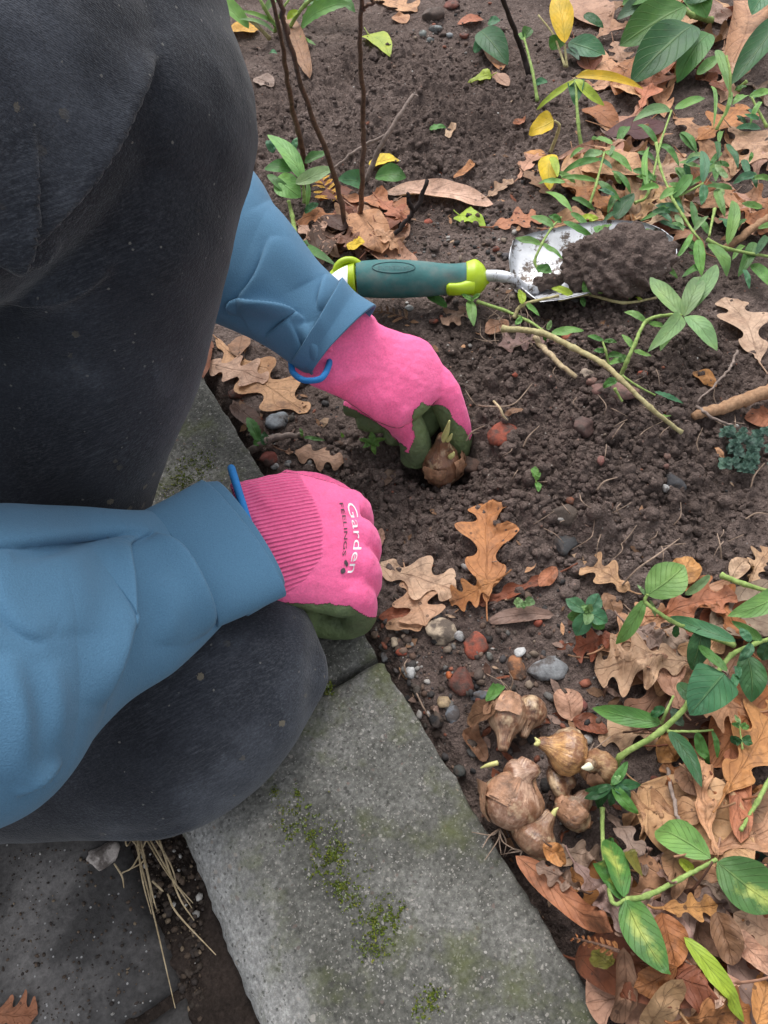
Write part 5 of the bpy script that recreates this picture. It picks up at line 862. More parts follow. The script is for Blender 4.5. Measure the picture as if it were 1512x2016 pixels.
plant('trailing_vine', 'thin vine crossing in front of the trowel blade and clod', 'plant', [([(1159, 579, .012), (1227, 596, .012), (1292, 586, .01)], 3.5, MBS), ([(1100, 590, .014), (1159, 579, .014)], 3.5, MBS), ([(1012, 625, .016), (1030, 600, .024), (1100, 582, .024)], 4, MBS), ([(1062, 535, .036), (1053, 515, .042), (1066, 482, .05), (1085, 450, .05), (1105, 428, .04)], 3)],
 [(1066, 482, .05, 1014, 471, .05, 22, LG), (1068, 478, .05, 1108, 509, .044, 15, LG), (1056, 527, .04, 1087, 538, .036, 27, G), (1030, 598, .028, 1022, 570, .034, 22, 'lime'), (1036, 596, .026, 1062, 622, .018, 16, LG), (1128, 582, .016, 1085, 568, .022, 22, 'lime'), (1150, 578, .018, 1158, 545, .028, 18, LG), (1150, 575, .02, 1190, 578, .02, 15, LG), (1240, 590, .012, 1225, 580, .018, 14, LG), (1262, 592, .012, 1250, 586, .016, 12, 'lime'), (1145, 585, .014, 1150, 605, .008, 16, G), (1090, 448, .05, 1044, 428, .046, 24, LG), (1105, 440, .044, 1080, 424, .046, 18, G), (1108, 436, .044, 1170, 470, .03, 20, G)])
VN = [((1320, 216, .03), (1246, 239, .03), 36, PG), ((1328, 216, .03), (1388, 194, .03), 32, LG), ((1294, 282, .03), (1254, 244, .034), 18, G), ((1300, 284, .03), (1337, 328, .022), 20, G), ((1190, 297, .026), (1245, 337, .022), 26, LG), ((1148, 312, .024), (1188, 298, .026), 30, PG), ((1182, 314, .03), (1104, 343, .016), 22, G), ((1246, 336, .024), (1292, 356, .016), 22, G), ((1276, 382, .016), (1278, 290, .03), 18, LG), ((1205, 334, .024), (1242, 382, .014), 18, G), ((1176, 356, .026), (1103, 350, .022), 17, LG), ((1178, 357, .026), (1222, 397, .016), 24, G), ((1212, 432, .01), (1248, 382, .018), 50, D),
 ((1074, 378, .012), (1127, 417, .014), 24, LG), ((1126, 390, .02), (1172, 413, .016), 18, G), ((1124, 420, .016), (1162, 452, .012), 20, G), ((1140, 432, .01), (1178, 430, .012), 28, 'lime'), ((1325, 391, .024), (1362, 344, .03), 34, G), ((1300, 392, .02), (1337, 368, .024), 28, LG), ((1384, 362, .03), (1380, 298, .034), 28, BG), ((1384, 364, .03), (1381, 404, .022), 26, BG), ((1390, 366, .03), (1442, 374, .024), 20, G), ((1410, 372, .026), (1427, 428, .02), 26, LG), ((1432, 482, .02), (1442, 393, .03), 34, LG), ((1371, 452, .03), (1360, 398, .034), 20, G), ((1326, 400, .024), (1260, 437, .014), 20, G), ((1362, 460, .028), (1330, 512, .02), 18, LG), ((1374, 470, .028), (1381, 545, .014), 32, LG), ((1394, 480, .024), (1432, 544, .012), 44, LG), ((1486, 474, .02), (1452, 547, .01), 36, G), ((1365, 455, .03), (1395, 425, .034), 16, PG), ((1350, 450, .03), (1320, 440, .03), 15, G),
 ((1470, 190, .03), (1442, 205, .034), 28, LG), ((1475, 190, .03), (1520, 180, .03), 24, LG), ((1500, 200, .03), (1477, 245, .024), 15, LG), ((1490, 345, .03), (1443, 361, .026), 26, BG), ((1480, 350, .03), (1520, 356, .028), 18, LG), ((1430, 285, .024), (1453, 332, .018), 20, BG), ((1400, 168, .03), (1404, 255, .024), 11, LG), ((1437, 180, .034), (1428, 230, .028), 13, LG), ((1340, 262, .02), (1372, 300, .018), 18, G), ((1215, 380, .014), (1196, 420, .01), 20, G), ((1255, 300, .02), (1290, 320, .02), 16, G), ((1235, 250, .02), (1215, 285, .014), 30, G), ((1290, 345, .02), (1262, 375, .014), 18, G), ((1330, 330, .024), (1352, 372, .02), 16, G), ((1420, 300, .024), (1395, 330, .022), 18, G), ((1500, 410, .02), (1460, 400, .022), 20, LG), ((1480, 520, .012), (1520, 570, .01), 34, LG), ((1440, 460, .02), (1470, 430, .024), 18, G)]
def vl(sel): return [(a[0], a[1], a[2], b[0], b[1], b[2], w*.92, c) for a, b, w, c in sel]
ST_V = [([(1392, 472, .026), (1433, 490, .022), (1530, 508, .02)], 4), ([(1325, 394, .024), (1345, 425, .028), (1364, 455, .03), (1378, 472, .028)], 3), ([(1407, 412, .026), (1396, 465, .026)], 3), ([(1292, 282, .03), (1300, 330, .026), (1325, 394, .024)], 3), ([(1384, 362, .03), (1340, 385, .026)], 2.5)]
def extra(n, x0, x1, y0, y1, sd):
    r = np.random.default_rng(sd); o = []
    for k in range(n):
        x, y, h = r.uniform(x0, x1), r.uniform(y0, y1), r.uniform(.01, .032); q = r.uniform(0, 6.28); l = r.uniform(28, 52)*(.7+.6*(y/600)); o.append((x, y, h, x+l*math.cos(q), y+l*math.sin(q)*.75, max(.006, h+r.uniform(-.014, .004)), l*r.uniform(.3, .46), str(r.choice(['green', 'lgreen', 'bgreen', 'lgreen', 'pgreen', 'dgreen']))))
    return o
plant('trailing_vine', 'tangled vine with many narrow green leaves on the far leaf litter', 'plant', ST_V, vl(VN[17:32]+VN[40:50])+extra(34, 1260, 1500, 300, 540, 3), (1392, 480))
plant('trailing_vine', 'vine shoots with pale lance leaves between yellow leaves and purple leaf', 'plant', [([(1160, 405, .012), (1174, 362, .026), (1190, 300, .026)], 3), ([(1250, 400, .01), (1276, 380, .016), (1300, 284, .03), (1322, 218, .03)], 3), ([(1215, 470, .0), (1222, 440, .008)], 3)], vl(VN[:17]+VN[40:41]+VN[44:46])+extra(16, 1080, 1330, 270, 450, 4), (1160, 420))
plant('trailing_vine', 'upright twining vine by the largest pinkish leaf at the far edge', 'plant', [([(1411, 255, .012), (1433, 208, .03), (1438, 150, .05), (1430, 110, .06)], 3), ([(1510, 250, .02), (1480, 192, .03)], 3), ([(1530, 352, .028), (1485, 348, .03)], 3)], vl(VN[32:40])+extra(10, 1400, 1500, 170, 330, 5), (1411, 260))
plant('yellow_lily_plant', 'plant with drooping yellow and lime leaves on the far litter', 'plant', [([(1145, 292, .0), (1138, 240, .02), (1133, 158, .045)], 4), ([(1060, 215, .006), (1100, 175, .03), (1132, 155, .045)], 3, MBS)], [(1133, 150, .046, 1268, 176, .03, 30, 'yellow'), (1133, 156, .046, 1190, 208, .03, 30, 'lime'), (1132, 158, .045, 1056, 217, .01, 20, 'lime'), (1134, 160, .042, 1132, 207, .03, 36, D, 'heart'), (1140, 150, .046, 1170, 140, .046, 22, 'yellow')])
plant('yellow_leaf_plant', 'yellow heart shaped leaf on a hooked stalk above a drooping yellow one', 'plant', [([(1084, 300, .0), (1098, 262, .02), (1101, 246, .03), (1092, 238, .034)], 3.5, MBS)], [(1091, 238, .034, 1040, 264, .02, 54, 'yellow', 'heart'), (1084, 302, .018, 1082, 374, .008, 44, 'yellow', 'oval', None, .8, .3), (1084, 310, .022, 1098, 350, .02, 22, 'lime')])
plant('yellow_leaf_plant', 'tall yellow orange leaf on a stalk at the far edge', 'plant', [([(1116, 132, .0), (1112, 88, .02)], 3, MBS), ([(1112, 130, .0), (1090, 70, .02), (1060, 30, .03)], 2.5, MBS)], [(1112, 86, .022, 1094, -12, .05, 46, 'yellow', 'oval'), (1150, 28, .02, 1188, 56, .012, 30, D), (1120, 82, .012, 1192, 108, .01, 46, BG, 'oval'), (1085, 98, .01, 1104, 72, .02, 34, G, 'oval'), (1110, 98, .008, 1140, 118, .008, 26, 'sage')])
plant('seedling', 'tall thin seedling with round leaf beside the dark twig at the far soil edge', 'plant', [([(1058, 198, .0), (1048, 140, .02), (1032, 76, .034)], 3.5)], [(1032, 76, .034, 1046, 55, .04, 24, G, 'oval'), (1033, 78, .034, 1016, 68, .034, 20, LG, 'oval'), (1052, 170, .008, 1078, 160, .012, 20, BG, 'oval'), (945, 62, .014, 1000, 128, .006, 52, D, 'oval'), (960, 48, .012, 985, 40, .016, 24, BG, 'oval')])
plant('dock_plant', 'dock plant with broad dark green leaves at the far side', 'plant', [([(1400, 40, .0), (1362, 30, .02), (1345, 14, .03)], 6)], [(1350, 12, .034, 1220, 90, .012, 82, G, 'oval'), (1366, 50, .034, 1242, 164, .008, 92, D, 'oval'), (1396, 66, .024, 1332, 164, .006, 56, G, 'oval'), (1350, -14, .03, 1392, 36, .016, 54, G, 'oval'), (1300, -20, .03, 1225, 10, .02, 60, G, 'oval'), (1400, -20, .03, 1350, 5, .03, 50, D, 'oval'), (1285, -5, .02, 1215, 38, .01, 34, 'sage', 'oval')])
plant('dock_plant', 'dark curving green leaves beside the rolled tan leaf', 'plant', [([(1455, 175, .0), (1470, 160, .006)], 5)], [(1535, 30, .04, 1440, 166, .006, 56, D, 'oval'), (1410, 98, .034, 1438, 188, .02, 24, LG), (1372, 146, .012, 1416, 110, .02, 30, LG), (1520, -20, .04, 1480, 30, .03, 50, BG, 'oval')])
plant('hosta_clump', 'clump of light green leaves growing beside the raised knee', 'plant', [([(585, 480, .0), (575, 425, .01), (568, 395, .02)], 5), ([(600, 400, .0), (596, 350, .02)], 4)], [(598, 355, .03, 526, 264, .05, 46, LG), (600, 320, .03, 645, 300, .03, 28, G), (585, 332, .03, 520, 333, .03, 46, G), (582, 364, .03, 657, 330, .03, 40, PG), (545, 350, .03, 592, 388, .02, 50, LG, 'oval'), (576, 386, .02, 526, 344, .03, 28, G), (606, 360, .02, 603, 412, .006, 14, LG), (540, 300, .03, 525, 275, .04, 24, BG), (570, 300, .03, 590, 270, .04, 22, BG), (590, 480, .006, 662, 522, .01, 28, G), (712, 360, .006, 664, 354, .02, 46, BG, 'heart'), (738, 348, .01, 800, 350, .01, 42, G, 'oval'), (600, 420, .004, 628, 400, .014, 22, D)])
plant('leafy_tuft', 'tuft of long green blades at the far edge above the raised knee', 'plant', [([(530, 75, .0), (505, 50, .02), (480, 30, .03)], 4, MBS), ([(565, 62, .0), (600, 10, .04), (640, -15, .06)], 4), ([(548, 60, .0), (520, 15, .04), (505, -20, .06)], 4), ([(540, 62, .0), (555, 20, .03), (580, -15, .05)], 3)], [(490, 55, .02, 408, -8, .05, 44, LG), (540, 62, .01, 470, 38, .03, 16, PG), (545, 52, .01, 470, 20, .04, 16, LG), (590, 58, .01, 690, 6, .04, 40, LG, 'jag'), (640, -10, .03, 700, 25, .02, 34, G, 'jag'), (650, -15, .03, 690, -5, .03, 40, G), (565, 38, .02, 590, 22, .03, 20, 'lime'), (520, 20, .03, 560, -15, .05, 20, PG), (588, 76, .0, 622, 88, .004, 14, LG, 'jag'), (530, 105, .0, 545, 104, .006, 14, BG), (935, 105, .0, 955, 68, .012, 30, BG), (600, 0, .02, 650, 20, .02, 30, G)])
plant('seedling', 'tiny bright green seedling in front of the upper glove', 'seedling', [([(735, 884, .0), (733, 872, .006)], 2)], [(733, 873, .007, x, y, h, w, 'lgreen', 'jag') for x, y, h, w in ((731, 848, .014, 16), (760, 864, .010, 13), (739, 896, .004, 12), (706, 865, .01, 12), (714, 882, .005, 13), (748, 880, .006, 12))]+[(675, 862, .002, 672, 852, .008, 9, 'lgreen')])
plant('seedling', 'pair of tiny bright green leaves alone on the mound', 'seedling', [([(1056, 950, .0), (1054, 940, .004)], 1.6)], [(1054, 940, .004, 1052, 918, .008, 18, 'lgreen', 'jag'), (1055, 945, .003, 1064, 930, .007, 12, 'lgreen', 'jag'), (1057, 950, .002, 1060, 968, .003, 16, 'lgreen', 'jag')])
plant('seedling', 'tiny bluish two leaved seedling under the curled red brown leaf', 'seedling', [([(1031, 1194, .0), (1031, 1188, .004)], 1.8)], [(1031, 1188, .005, 1010, 1187, .007, 22, 'pgreen', 'oval'), (1031, 1188, .005, 1054, 1187, .007, 22, 'pgreen', 'oval'), (1031, 1188, .006, 1030, 1198, .006, 10, 'pgreen', 'oval')])
plant('weed', 'ragged dark green weed beside the granite chip at the kerb', 'plant', [([(520, 880, .0), (505, 850, .006)], 2)], [(512, 872, .004, 486, 820, .008, 26, G, 'jag'), (515, 876, .004, 500, 868, .006, 20, G, 'jag'), (520, 878, .004, 520, 850, .008, 20, D, 'jag'), (598, 862, .004, 640, 868, .004, 12, G), (595, 860, .004, 590, 842, .008, 10, LG)])
plant('weed', 'little weed among the tan leaves below the triangular leaf', 'plant', [([(1462, 1475, .0), (1456, 1430, .012)], 2)], [(1456, 1430, .012, 1446, 1408, .016, 12, PG), (1456, 1430, .012, 1476, 1428, .014, 20, G), (1458, 1455, .006, 1440, 1462, .008, 22, D, 'oval'), (1460, 1455, .006, 1482, 1462, .008, 22, D, 'oval'), (1456, 1430, .01, 1440, 1424, .014, 16, G)])
# ------------------------------------------------------------------ twigs, dead stems, roots, stick, straw
def up3(q): p = on(q[0], q[1]); return P(q[0], q[1], p[2]+q[2]+.002) if q[2] < .045 else P(q[0], q[1], q[2])
def twig(name, label, cat, parts, m, knots=True, base=None):
    th = empty(name, on(*(base or parts[0][0][0][:2])), label, cat)
    for k, (pts, r) in enumerate(parts):
        w = [up3(q) for q in pts]; rr = np.array(r)*np.array([depth(q) for q in w])/F; n = len(w)
        pp = cat_rom(w, n*6); pp += np.random.default_rng(len(label)+k).normal(size=pp.shape)*.0005; rad = cat_rom(rr, n*6)[:, 0]*(1+.18*np.abs(np.sin(np.arange(n*6)*.9)))
        mk('stalk' if k == 0 else 'side_twig', *tube(pp, rad, 8, n=n*6), m, th)
    return th
twig('dead_stem', 'leaning brown dead stem nearest the raised knee', 'dead stem', [([(602, 326, 0), (590, 270, .05), (573, 199, .1), (551, 66, .2), (520, -60, .28)], [5, 5, 4.5, 4, 3.6])], MTW)
twig('dead_stem', 'long leaning dead stem rising from the crumpled leaves', 'dead stem', [([(684, 460, 0), (668, 380, .045), (654, 331, .08), (606, 206, .17), (565, 66, .26), (535, -50, .33)], [5, 5, 4.8, 4.6, 4.4, 4]), ([(565, 66, .26), (558, 30, .27), (545, -20, .3)], [4, 3.5, 3])], MTW)
twig('dead_stem', 'upright brown dead stem behind the folded tan leaf', 'dead stem', [([(710, 430, 0), (713, 350, .06), (716, 235, .12), (709, 110, .2), (712, -40, .29)], [4.5, 4.5, 4.3, 4.2, 3.8]), ([(712, 20, .26), (735, 0, .27), (722, -30, .29)], [3, 3, 2])], MTW)
twig('dead_stem', 'thin dark stem at the far side near the round leaf seedling', 'dead stem', [([(1042, 150, 0), (1022, 85, .04), (983, -20, .12)], [5, 4.5, 4])], MTB)
twig('forked_twig', 'pale forked twig slanting over the bare soil', 'twig', [([(720, 358, 0), (740, 310, .02), (762, 265, .04), (816, 186, .07)], [4.5, 4.5, 4, 3]), ([(762, 265, .04), (708, 291, .03), (657, 331, .02)], [3, 2.6, 2]), ([(816, 186, .07), (823, 189, .07)], [1.6, 1])], MTG)
twig('black_twig', 'black forked twig leaning over the crumpled leaves', 'twig', [([(757, 484, .006), (790, 446, .02), (818, 412, .034), (842, 355, .055)], [4, 4, 4.5, 3.5]), ([(816, 414, .034), (806, 400, .044), (803, 380, .05)], [4, 4, 3])], MTB)
twig('kerb_twig', 'short thick grey twig lying against the kerb between the gloves', 'twig', [([(491, 891, .003), (520, 872, .006), (545, 861, .006), (598, 858, .003)], [7, 7, 6.5, 4])], MTG)
twig('grey_stalk', 'thin grey stalk lying over the tan lobed leaf', 'twig', [([(1314, 1512, .012), (1328, 1580, .026), (1341, 1656, .03)], [3.5, 3.5, 2.5])], MTG)
twig('tan_stick', 'thick tan stick at the foot of the mound near the sedum', 'stick', [([(1362, 818, .002), (1420, 805, .008), (1470, 786, .012), (1540, 758, .014)], [8, 11, 12, 12])], MWS)
twig('tan_stick', 'smooth tan stick poking out of the far leaf litter', 'stick', [([(1425, 492, .01), (1470, 458, .018), (1540, 412, .02)], [6, 7, 7])], MWS)
twig('straw_stalk', 'broken pale stalk stuck in the near slope of the mound', 'twig', [([(1052, 665, .012), (1085, 700, .012), (1132, 742, .004)], [5, 5, 4])], MSTR)
twig('bent_twig', 'dark bent twig below the small orange leaf', 'twig', [([(1450, 690, .01), (1440, 720, .012), (1410, 755, .012), (1372, 790, .01)], [2.4, 2.2, 2, 1.4]), ([(1372, 800, .006), (1400, 820, .01), (1450, 842, .006)], [3, 2.6, 2])], MTG)
for k, (pts, lab) in enumerate([([(972, 790, .004), (985, 805, .008), (990, 818, .006), (1000, 828, .003)], 'thick pale root above the brick lump'), ([(942, 798, .003), (960, 800, .008), (1010, 796, .006), (1048, 755, .003)], 'long thin root curving over the dug soil'), ([(918, 868, .004), (930, 850, .01), (955, 838, .004)], 'thin root hanging beside the glove finger'), ([(1225, 1152, .004), (1255, 1120, .012), (1295, 1092, .012), (1338, 1060, .004)], 'thin pale root beside the round upright leaf'),
     ([(1030, 880, .004), (1040, 860, .006), (1062, 838, .003)], 'fine root on the mound right of the brick lump'), ([(1478, 960, .004), (1486, 935, .01), (1505, 912, .006)], 'pale root loop by the bluish sedum'), ([(1420, 1100, .004), (1418, 1075, .01), (1412, 1050, .006)], 'short hanging root at the mound foot'), ([(1468, 1022, .004), (1490, 1010, .008), (1520, 1014, .004)], 'pale root at the mound foot by the edge'), ([(1175, 965, .003), (1190, 948, .005), (1215, 940, .002)], 'curved hair root on the flat soil of the mound'), ([(800, 1328, .003), (796, 1310, .006), (802, 1298, .004)], 'tiny curved root near the kerb gravel'), ([(820, 1365, .002), (832, 1390, .005), (845, 1412, .003)], 'thin curved rootlet by the black cinder')]):
    o = mk('root', *tube([up3(q) for q in pts], [.0011 if k == 0 else .0006]*(len(pts)-1)+[.0003], 6, sub=6), MRT if k else MSTR); origin(o, on(*pts[0][:2])); tag(o, lab, 'root')
rt = []
for k in range(70):                                  # hair roots too fine to count
    x, y = (rng.uniform(955, 1060), rng.uniform(600, 690)) if k < 26 else (rng.uniform(900, 1480), rng.uniform(720, 1110)); q = rng.uniform(0, 6.28); d = rng.uniform(15, 55); p = [(x, y, .003), (x+d*.4*math.cos(q)+rng.uniform(-8, 8), y+d*.4*math.sin(q), rng.uniform(.004, .012)), (x+d*math.cos(q+rng.uniform(-.6, .6)), y+d*math.sin(q), .002)]
    rt.append(tube([up3(w) for w in p], [.0004, .00035, .0002], 4, sub=4))
tag(mk('hair_roots', *joinvf(rt), MRT), kind='stuff')
th = empty('dry_grass_tuft', P(285, 1660, -.03), 'tuft of dry straw in the gap beside the kerb below the knee', 'dry grass')
def pv(x, y, h): return P(x, y, -.03+h)
for k, pts in enumerate([[(262, 1640), (300, 1790), (345, 1985)], [(268, 1640), (290, 1720), (302, 1800)], [(280, 1638), (330, 1720), (380, 1778)], [(288, 1640), (340, 1730), (378, 1788)], [(300, 1642), (335, 1700), (350, 1750)], [(255, 1648), (285, 1690), (240, 1720)], [(290, 1650), (262, 1705), (240, 1718)], [(275, 1645), (300, 1760), (308, 1790)], [(270, 1650), (280, 1730), (298, 1800)], [(312, 1648), (350, 1760), (382, 1812)], [(246, 1650), (250, 1665), (258, 1655)], [(225, 1700), (240, 1725), (244, 1748)], [(300, 1735), (318, 1752), (322, 1755)], [(330, 1760), (350, 1800), (425, 1880)]]):
    hs2 = [.012, .012, .006]; mk('straw', *tube([pv(x, y, hs2[i]+.001*k) for i, (x, y) in enumerate(pts)], [.00055, .0005, .00025], 6, sub=6), MSTR, th)
# ------------------------------------------------------------------ loose stuff: crumbs, gravel, moss, sedum, grit
def scatter(name, n, area, size, m, palette=None, seed=1, sub=ICO1, flat=.8, cond=None, sink=.25):
    r = np.random.default_rng(seed); v0, f0 = sub; Vs, Fs, Cs = [], [], []; k = 0; tries = 0
    while k < n and tries < n*6:
        tries += 1; x, y = area(r)
        if x < .072 or (cond and not cond(x, y)): continue
        s = size(r); R_ = r.uniform(.55, 1.35, 3); R_[2] *= flat; q = r.uniform(0, 6.28); c, sn = math.cos(q), math.sin(q)
        w = v0*(1+(.75 if palette is None else .5)*(r.random((len(v0), 1))-.5))*R_*s; w = np.column_stack([w[:, 0]*c-w[:, 1]*sn, w[:, 0]*sn+w[:, 1]*c, w[:, 2]])+[x, y, ground(x, y)+s*flat*(1-2*sink)]
        Vs.append(w); Fs.append(f0+k*len(v0)); k += 1
        if palette: cc = np.array(palette[r.integers(len(palette))])*r.uniform(.7, 1.3); Cs.append(np.tile(np.append(cc, 1), (len(v0), 1)))
    o = mk(name, np.vstack(Vs), np.vstack(Fs), m, smooth=palette is None)
    if palette: at = o.data.color_attributes.new('Col', 'FLOAT_COLOR', 'POINT'); at.data.foreach_set('color', np.vstack(Cs).astype(np.float32).ravel())
    return tag(o, kind='stuff')
def gauss(px, py, s):
    p = P(px, py); return lambda r: (p[0]+r.normal()*s, p[1]+r.normal()*s)
def mixed(lst):
    fs = [gauss(*q[:3]) for q in lst]; w = np.array([q[3] for q in lst], float); w /= w.sum(); return lambda r: fs[r.choice(len(fs), p=w)](r)
heap = mixed([(1180, 880, .07, 4), (1010, 790, .055, 2), (1260, 740, .06, 3), (1080, 1010, .05, 2), (860, 980, .04, 1.5), (1250, 1020, .05, 2), (740, 940, .035, .8), (700, 830, .04, .6), (1230, 600, .06, 1)])
scatter('soil_crumbs', 11000, heap, lambda r: .0006+.0036*r.random()**5, MS, None, 3, flat=.85, sink=.4)
def clods():
    r = np.random.default_rng(66); Vs, Fs = [], []; v0, f0 = ICO3
    for k in range(120):
        far = k > 85; x, y = (mixed([(760, 250, .13, 3), (900, 180, .12, 2)]) if far else heap)(r)
        if x < .085: continue
        s = r.uniform(.0028, .0072)*(1.2 if far else 1); R_ = r.uniform(.7, 1.3, 3); w = v0*R_*s; p = w*1.; o = r.uniform(0, 9)
        d = .5*s*fbm(p[:, 0]*150+o, p[:, 1]*150+p[:, 2]*110, k, 3)+.35*lumps(p[:, 0]+p[:, 2]*.7+o, p[:, 1]-p[:, 2]*.6+o, .0035, k, .8); w = w+v0*(d-.0012)[:, None]+[x, y, ground(x, y)+s*r.uniform(-.1, .35)]
        Fs.append(f0+len(Vs)*len(v0)); Vs.append(w)
    tag(mk('soil_clods', np.vstack(Vs), np.vstack(Fs), MS), kind='stuff')
clods()
farsoil = mixed([(760, 250, .13, 3), (900, 180, .14, 2), (620, 160, .12, 1.5), (880, 340, .1, 1.5)])
scatter('soil_crumbs', 5000, farsoil, lambda r: .0009+.004*r.random()**5, MS, None, 5, flat=.8, sink=.4)
clodp = cl; scatter('soil_crumbs', 900, lambda r: (clodp[0]+r.normal()*.055, clodp[1]+r.normal()*.045), lambda r: .0008+.003*r.random()**3, MS, None, 6, sink=.3)
grit = mixed([(860, 1350, .035, 4), (930, 460, .05, 3), (880, 60, .07, 1.6), (1000, 560, .05, 1), (560, 830, .03, 1), (1040, 1300, .04, 1.5), (760, 1260, .015, 1.2), (720, 1000, .05, .8), (1180, 1500, .04, 1), (1050, 380, .05, .8)])
PAL = [(.10, .085, .08), (.05, .045, .045), (.03, .028, .028), (.16, .15, .14), (.22, .08, .05), (.22, .17, .13), (.12, .075, .055), (.09, .065, .05), (.3, .28, .26), (.07, .055, .045), (.06, .05, .042), (.045, .04, .038), (.15, .1, .075), (.08, .06, .05), (.07, .05, .04)]
scatter('gravel', 1500, grit, lambda r: .0009+.0031*r.random()**3.4, MGR, PAL, 9, flat=.65, sink=.3)
scatter('grit', 1500, mixed([(900, 1200, .16, 1), (1100, 800, .15, 1), (800, 300, .3, 1)]), lambda r: .0005+.0011*r.random()**3, MGR, PAL+[(.5, .48, .45)], 12, flat=.8)
def leaf_bits():
    r = np.random.default_rng(77); out = []; area = mixed([(860, 1330, .05, 2), (1010, 1560, .03, 1.5), (1060, 1780, .03, 2), (900, 640, .06, 1), (480, 800, .03, 1.5), (1200, 1420, .05, 2), (1100, 420, .1, 2), (700, 480, .05, 1), (1130, 1130, .04, 1)])
    cs = []
    for k in range(420):
        x, y = area(r)
        if x < .07: continue
        s = r.uniform(.002, .007); q = r.uniform(0, 6.28); z = ground(x, y)+.0012; e = np.array([math.cos(q), math.sin(q), r.uniform(-.3, .3)]); g = np.array([-math.sin(q), math.cos(q), r.uniform(-.4, .4)])*r.uniform(.2, .55)
        c = np.array([x, y, z]); v = np.array([c-e*s, c-e*s*.3+g*s, c+e*s*.5+g*s*.8, c+e*s+g*s*.1, c+e*s*.3-g*s*.9, c-e*s*.5-g*s*.7]); v[:, 2] += r.normal(size=6)*s*.12
        out.append((v, [(0, 1, 4, 5), (1, 2, 4), (2, 3, 4)])); cs.append(np.tile(np.append(np.array(C[r.choice(['brown', 'dark', 'tan', 'red', 'mauve', 'pale'])])*r.uniform(.5, 1.), 1), (6, 1)))
    v, f = joinvf(out); o = mk('leaf_fragments', v, f, MGR, smooth=False); at = o.data.color_attributes.new('Col', 'FLOAT_COLOR', 'POINT'); at.data.foreach_set('color', np.vstack(cs).astype(np.float32).ravel()); tag(o, kind='stuff')
leaf_bits()
MMO = col_mat('moss', .9, .1, bs=900, bd=.0003)
def moss():
    r = np.random.default_rng(8); V, Fc, Cc = [], [], []; o = 0
    PT = [(560, 1590, 10, 30), (575, 1640, 14, 60), (600, 1600, 10, 34), (640, 1700, 16, 120), (655, 1670, 12, 60), (672, 1740, 12, 90), (690, 1775, 12, 60), (745, 1820, 20, 150), (770, 1790, 14, 60), (730, 1870, 12, 40), (545, 1562, 6, 30), (648, 1356, 6, 60), (380, 930, 22, 200), (350, 950, 18, 120), (400, 915, 12, 50), (840, 1985, 14, 60), (860, 1960, 10, 30), (615, 1650, 8, 40), (650, 1630, 14, 26), (710, 1700, 20, 20), (585, 1560, 6, 16)]
    for x, y, s, n in PT:
        for _ in range(int(n*5)):
            p = P(x+r.normal()*s*1.15, y+r.normal()*s*1.15, .0)
            if fbm(np.array([p[0]*420.]), np.array([p[1]*420.]), 4, 3)[0] < -.05: continue
            if not (KL+.03 < p[0] < KX-.002): continue
            p[2] = .0003; h = r.uniform(.0003, .0011); w = h*r.uniform(.35, .8); d = np.array([r.normal()*.6, r.normal()*.6, 1.])*h; a = r.uniform(0, 6.28); e = np.array([math.cos(a), math.sin(a), 0])*w; g = np.array([-math.sin(a), math.cos(a), 0])*w
            V += [p+e, p-e*.5+g*.8, p-e*.5-g*.8, p+d*.6+e*.8+g*.5, p+d]; Fc += [(o, o+1, o+4), (o+1, o+2, o+4), (o+2, o, o+4), (o, o+1, o+3), (o+1, o+4, o+3)]; o += 5
            c = np.array([.11, .15, .022] if r.random() < .62 else ([.18, .19, .035] if r.random() < .6 else [.24, .27, .17]))*r.uniform(.5, 1.25); Cc += [np.append(c, 1)]*5
    ob = mk('moss', np.array(V), Fc, MMO, smooth=False); at = ob.data.color_attributes.new('Col', 'FLOAT_COLOR', 'POINT'); at.data.foreach_set('color', np.array(Cc).astype(np.float32).ravel()); tag(ob, kind='stuff')
moss()
def sedum(name, pts, seed, size, label):
    r = np.random.default_rng(seed); out = []; uvs = []
    for x, y, h in pts:
        c = on(x, y); c = P(x, y, c[2]+h); tilt = np.array([r.normal()*.25, r.normal()*.25, 1.])
        for lv in range(3):
            for k in range(4):
                a = k*math.pi/2+lv*.8+r.uniform(-.2, .2); d = np.array([math.cos(a), math.sin(a), .25+.5*lv-.2]); L = size*(1-.25*lv)*r.uniform(.85, 1.15)
                V, f, uv, _ = leaf_geo(c+tilt*lv*.002, c+tilt*lv*.002+nrm(d)*L, L*.85, 'oval', .5, .3, .0003, None, seed+k, nt_=7, ns=5); out.append((V, f)); uvs.append(uv)
    v, f = joinvf(out); o = mk(name, v, f, MGL, uv=np.vstack(uvs)); o.color = (.075, .15, .115, 1); tag(o, kind='stuff')
sedum('creeping_sedum', [(rng.uniform(1425, 1525), rng.uniform(848, 930), rng.uniform(.004, .014)) for k in range(34)], 3, .0052, '')
sedum('blue_groundcover', [(1478+rng.uniform(-14, 40), 1600+rng.uniform(0, 140), rng.uniform(.01, .026)) for k in range(15)], 5, .011, '')
sedum('green_groundcover', [(rng.uniform(1338, 1375), rng.uniform(1372, 1420), rng.uniform(.006, .014)) for k in range(9)], 7, .006, '')
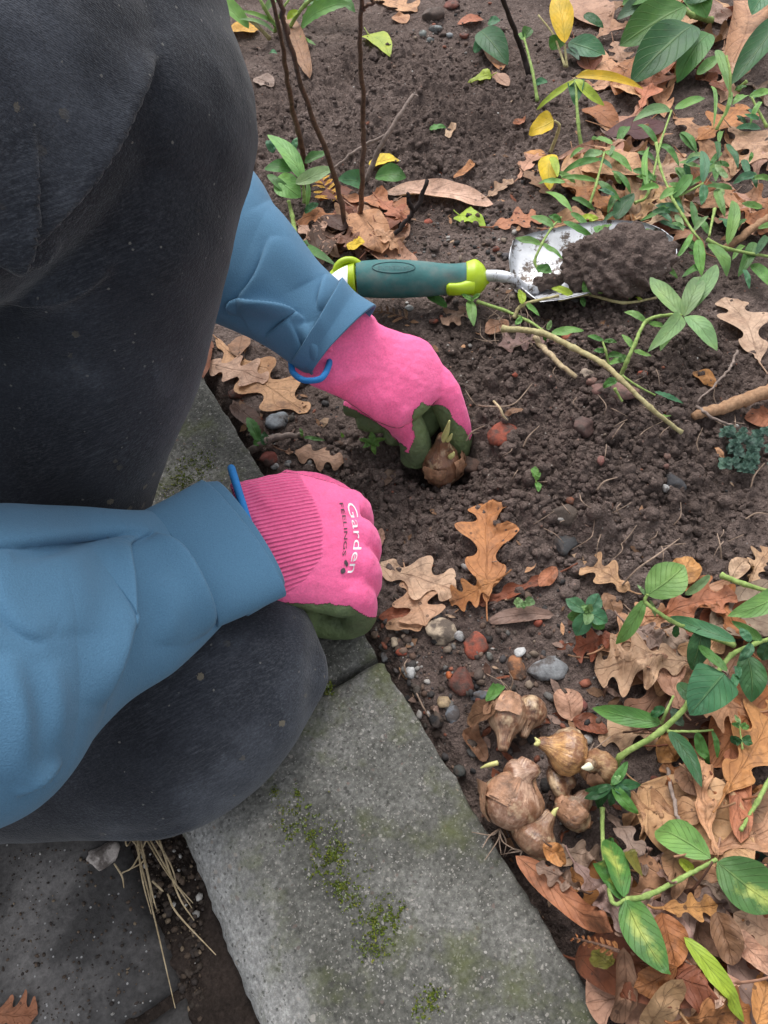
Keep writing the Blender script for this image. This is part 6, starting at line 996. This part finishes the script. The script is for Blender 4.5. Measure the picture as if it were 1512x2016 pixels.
# specks of dirt and chips on the paving and in its joint
def path_bits():
    r = np.random.default_rng(5); Vs, Fs, Cs = [], [], []; v0, f0 = ICO1; k = 0
    for _ in range(1500):
        joint = r.random() < .72; x, y = (r.uniform(260, 400)+(0), r.uniform(1640, 2016)) if joint else (r.uniform(0, 300), r.uniform(1670, 2016)); z = -.034 if joint else -.0245; p = P(x, y, z)
        if joint and not (sx1-.002 < p[0] < KL+.002): continue
        s = .0004+(.0024 if joint else .0009)*r.random()**3.5; w = v0*(1+.4*(r.random((len(v0), 1))-.5))*r.uniform(.6, 1.3, 3)*s+p; Vs.append(w); Fs.append(f0+k*len(v0)); k += 1
        cc = np.array([(.06, .045, .035), (.1, .07, .05), (.045, .035, .03), (.2, .15, .1), (.4, .38, .35)][r.choice(5, p=[.35, .25, .25, .1, .05])])*r.uniform(.7, 1.3); Cs.append(np.tile(np.append(cc, 1), (len(v0), 1)))
    o = mk('path_grit', np.vstack(Vs), np.vstack(Fs), MGR); at = o.data.color_attributes.new('Col', 'FLOAT_COLOR', 'POINT'); at.data.foreach_set('color', np.vstack(Cs).astype(np.float32).ravel()); tag(o, kind='stuff')
path_bits()
# the same leaf litter goes on beyond the frame, where it reads as one mass
def far_litter():
    r = np.random.default_rng(404)
    for col in ('brown', 'tan', 'pink', 'deep'):
        vs, uvs = [], []
        for k in range(70):
            q = r.uniform(0, 6.28); x, y = r.uniform(1560, 2300), r.uniform(150, 2200); p = P(x, y, 0)
            if not (.1 < p[0] < 1.1 and -.45 < p[1] < 1.1): continue
            L = r.uniform(.06, .09); e = np.array([math.cos(q), math.sin(q), r.uniform(-.15, .15)])*L/2; z = float(soil_h(p[0], p[1]))+r.uniform(.005, .014); c = np.array([p[0], p[1], z])
            V, f, uv, _ = leaf_geo(c-e, c+e, L*.55, 'oak', r.uniform(-.5, 1.4), r.uniform(0, .6), .004, None, int(r.integers(9999)), nt_=28, ns=5, twist=r.uniform(-.7, .7))
            pj = proj(V)[0]
            if ((pj[:, 0] < 1515) & (pj[:, 1] < 2020) & (pj[:, 1] > -4)).any(): continue
            vs.append((V, f)); uvs.append(uv)
        v, f = joinvf(vs); o = mk('leaf_litter', v, f, MDL, uv=np.vstack(uvs)); o.color = tuple(C[col])+(1,); tag(o, kind='stuff')
far_litter()
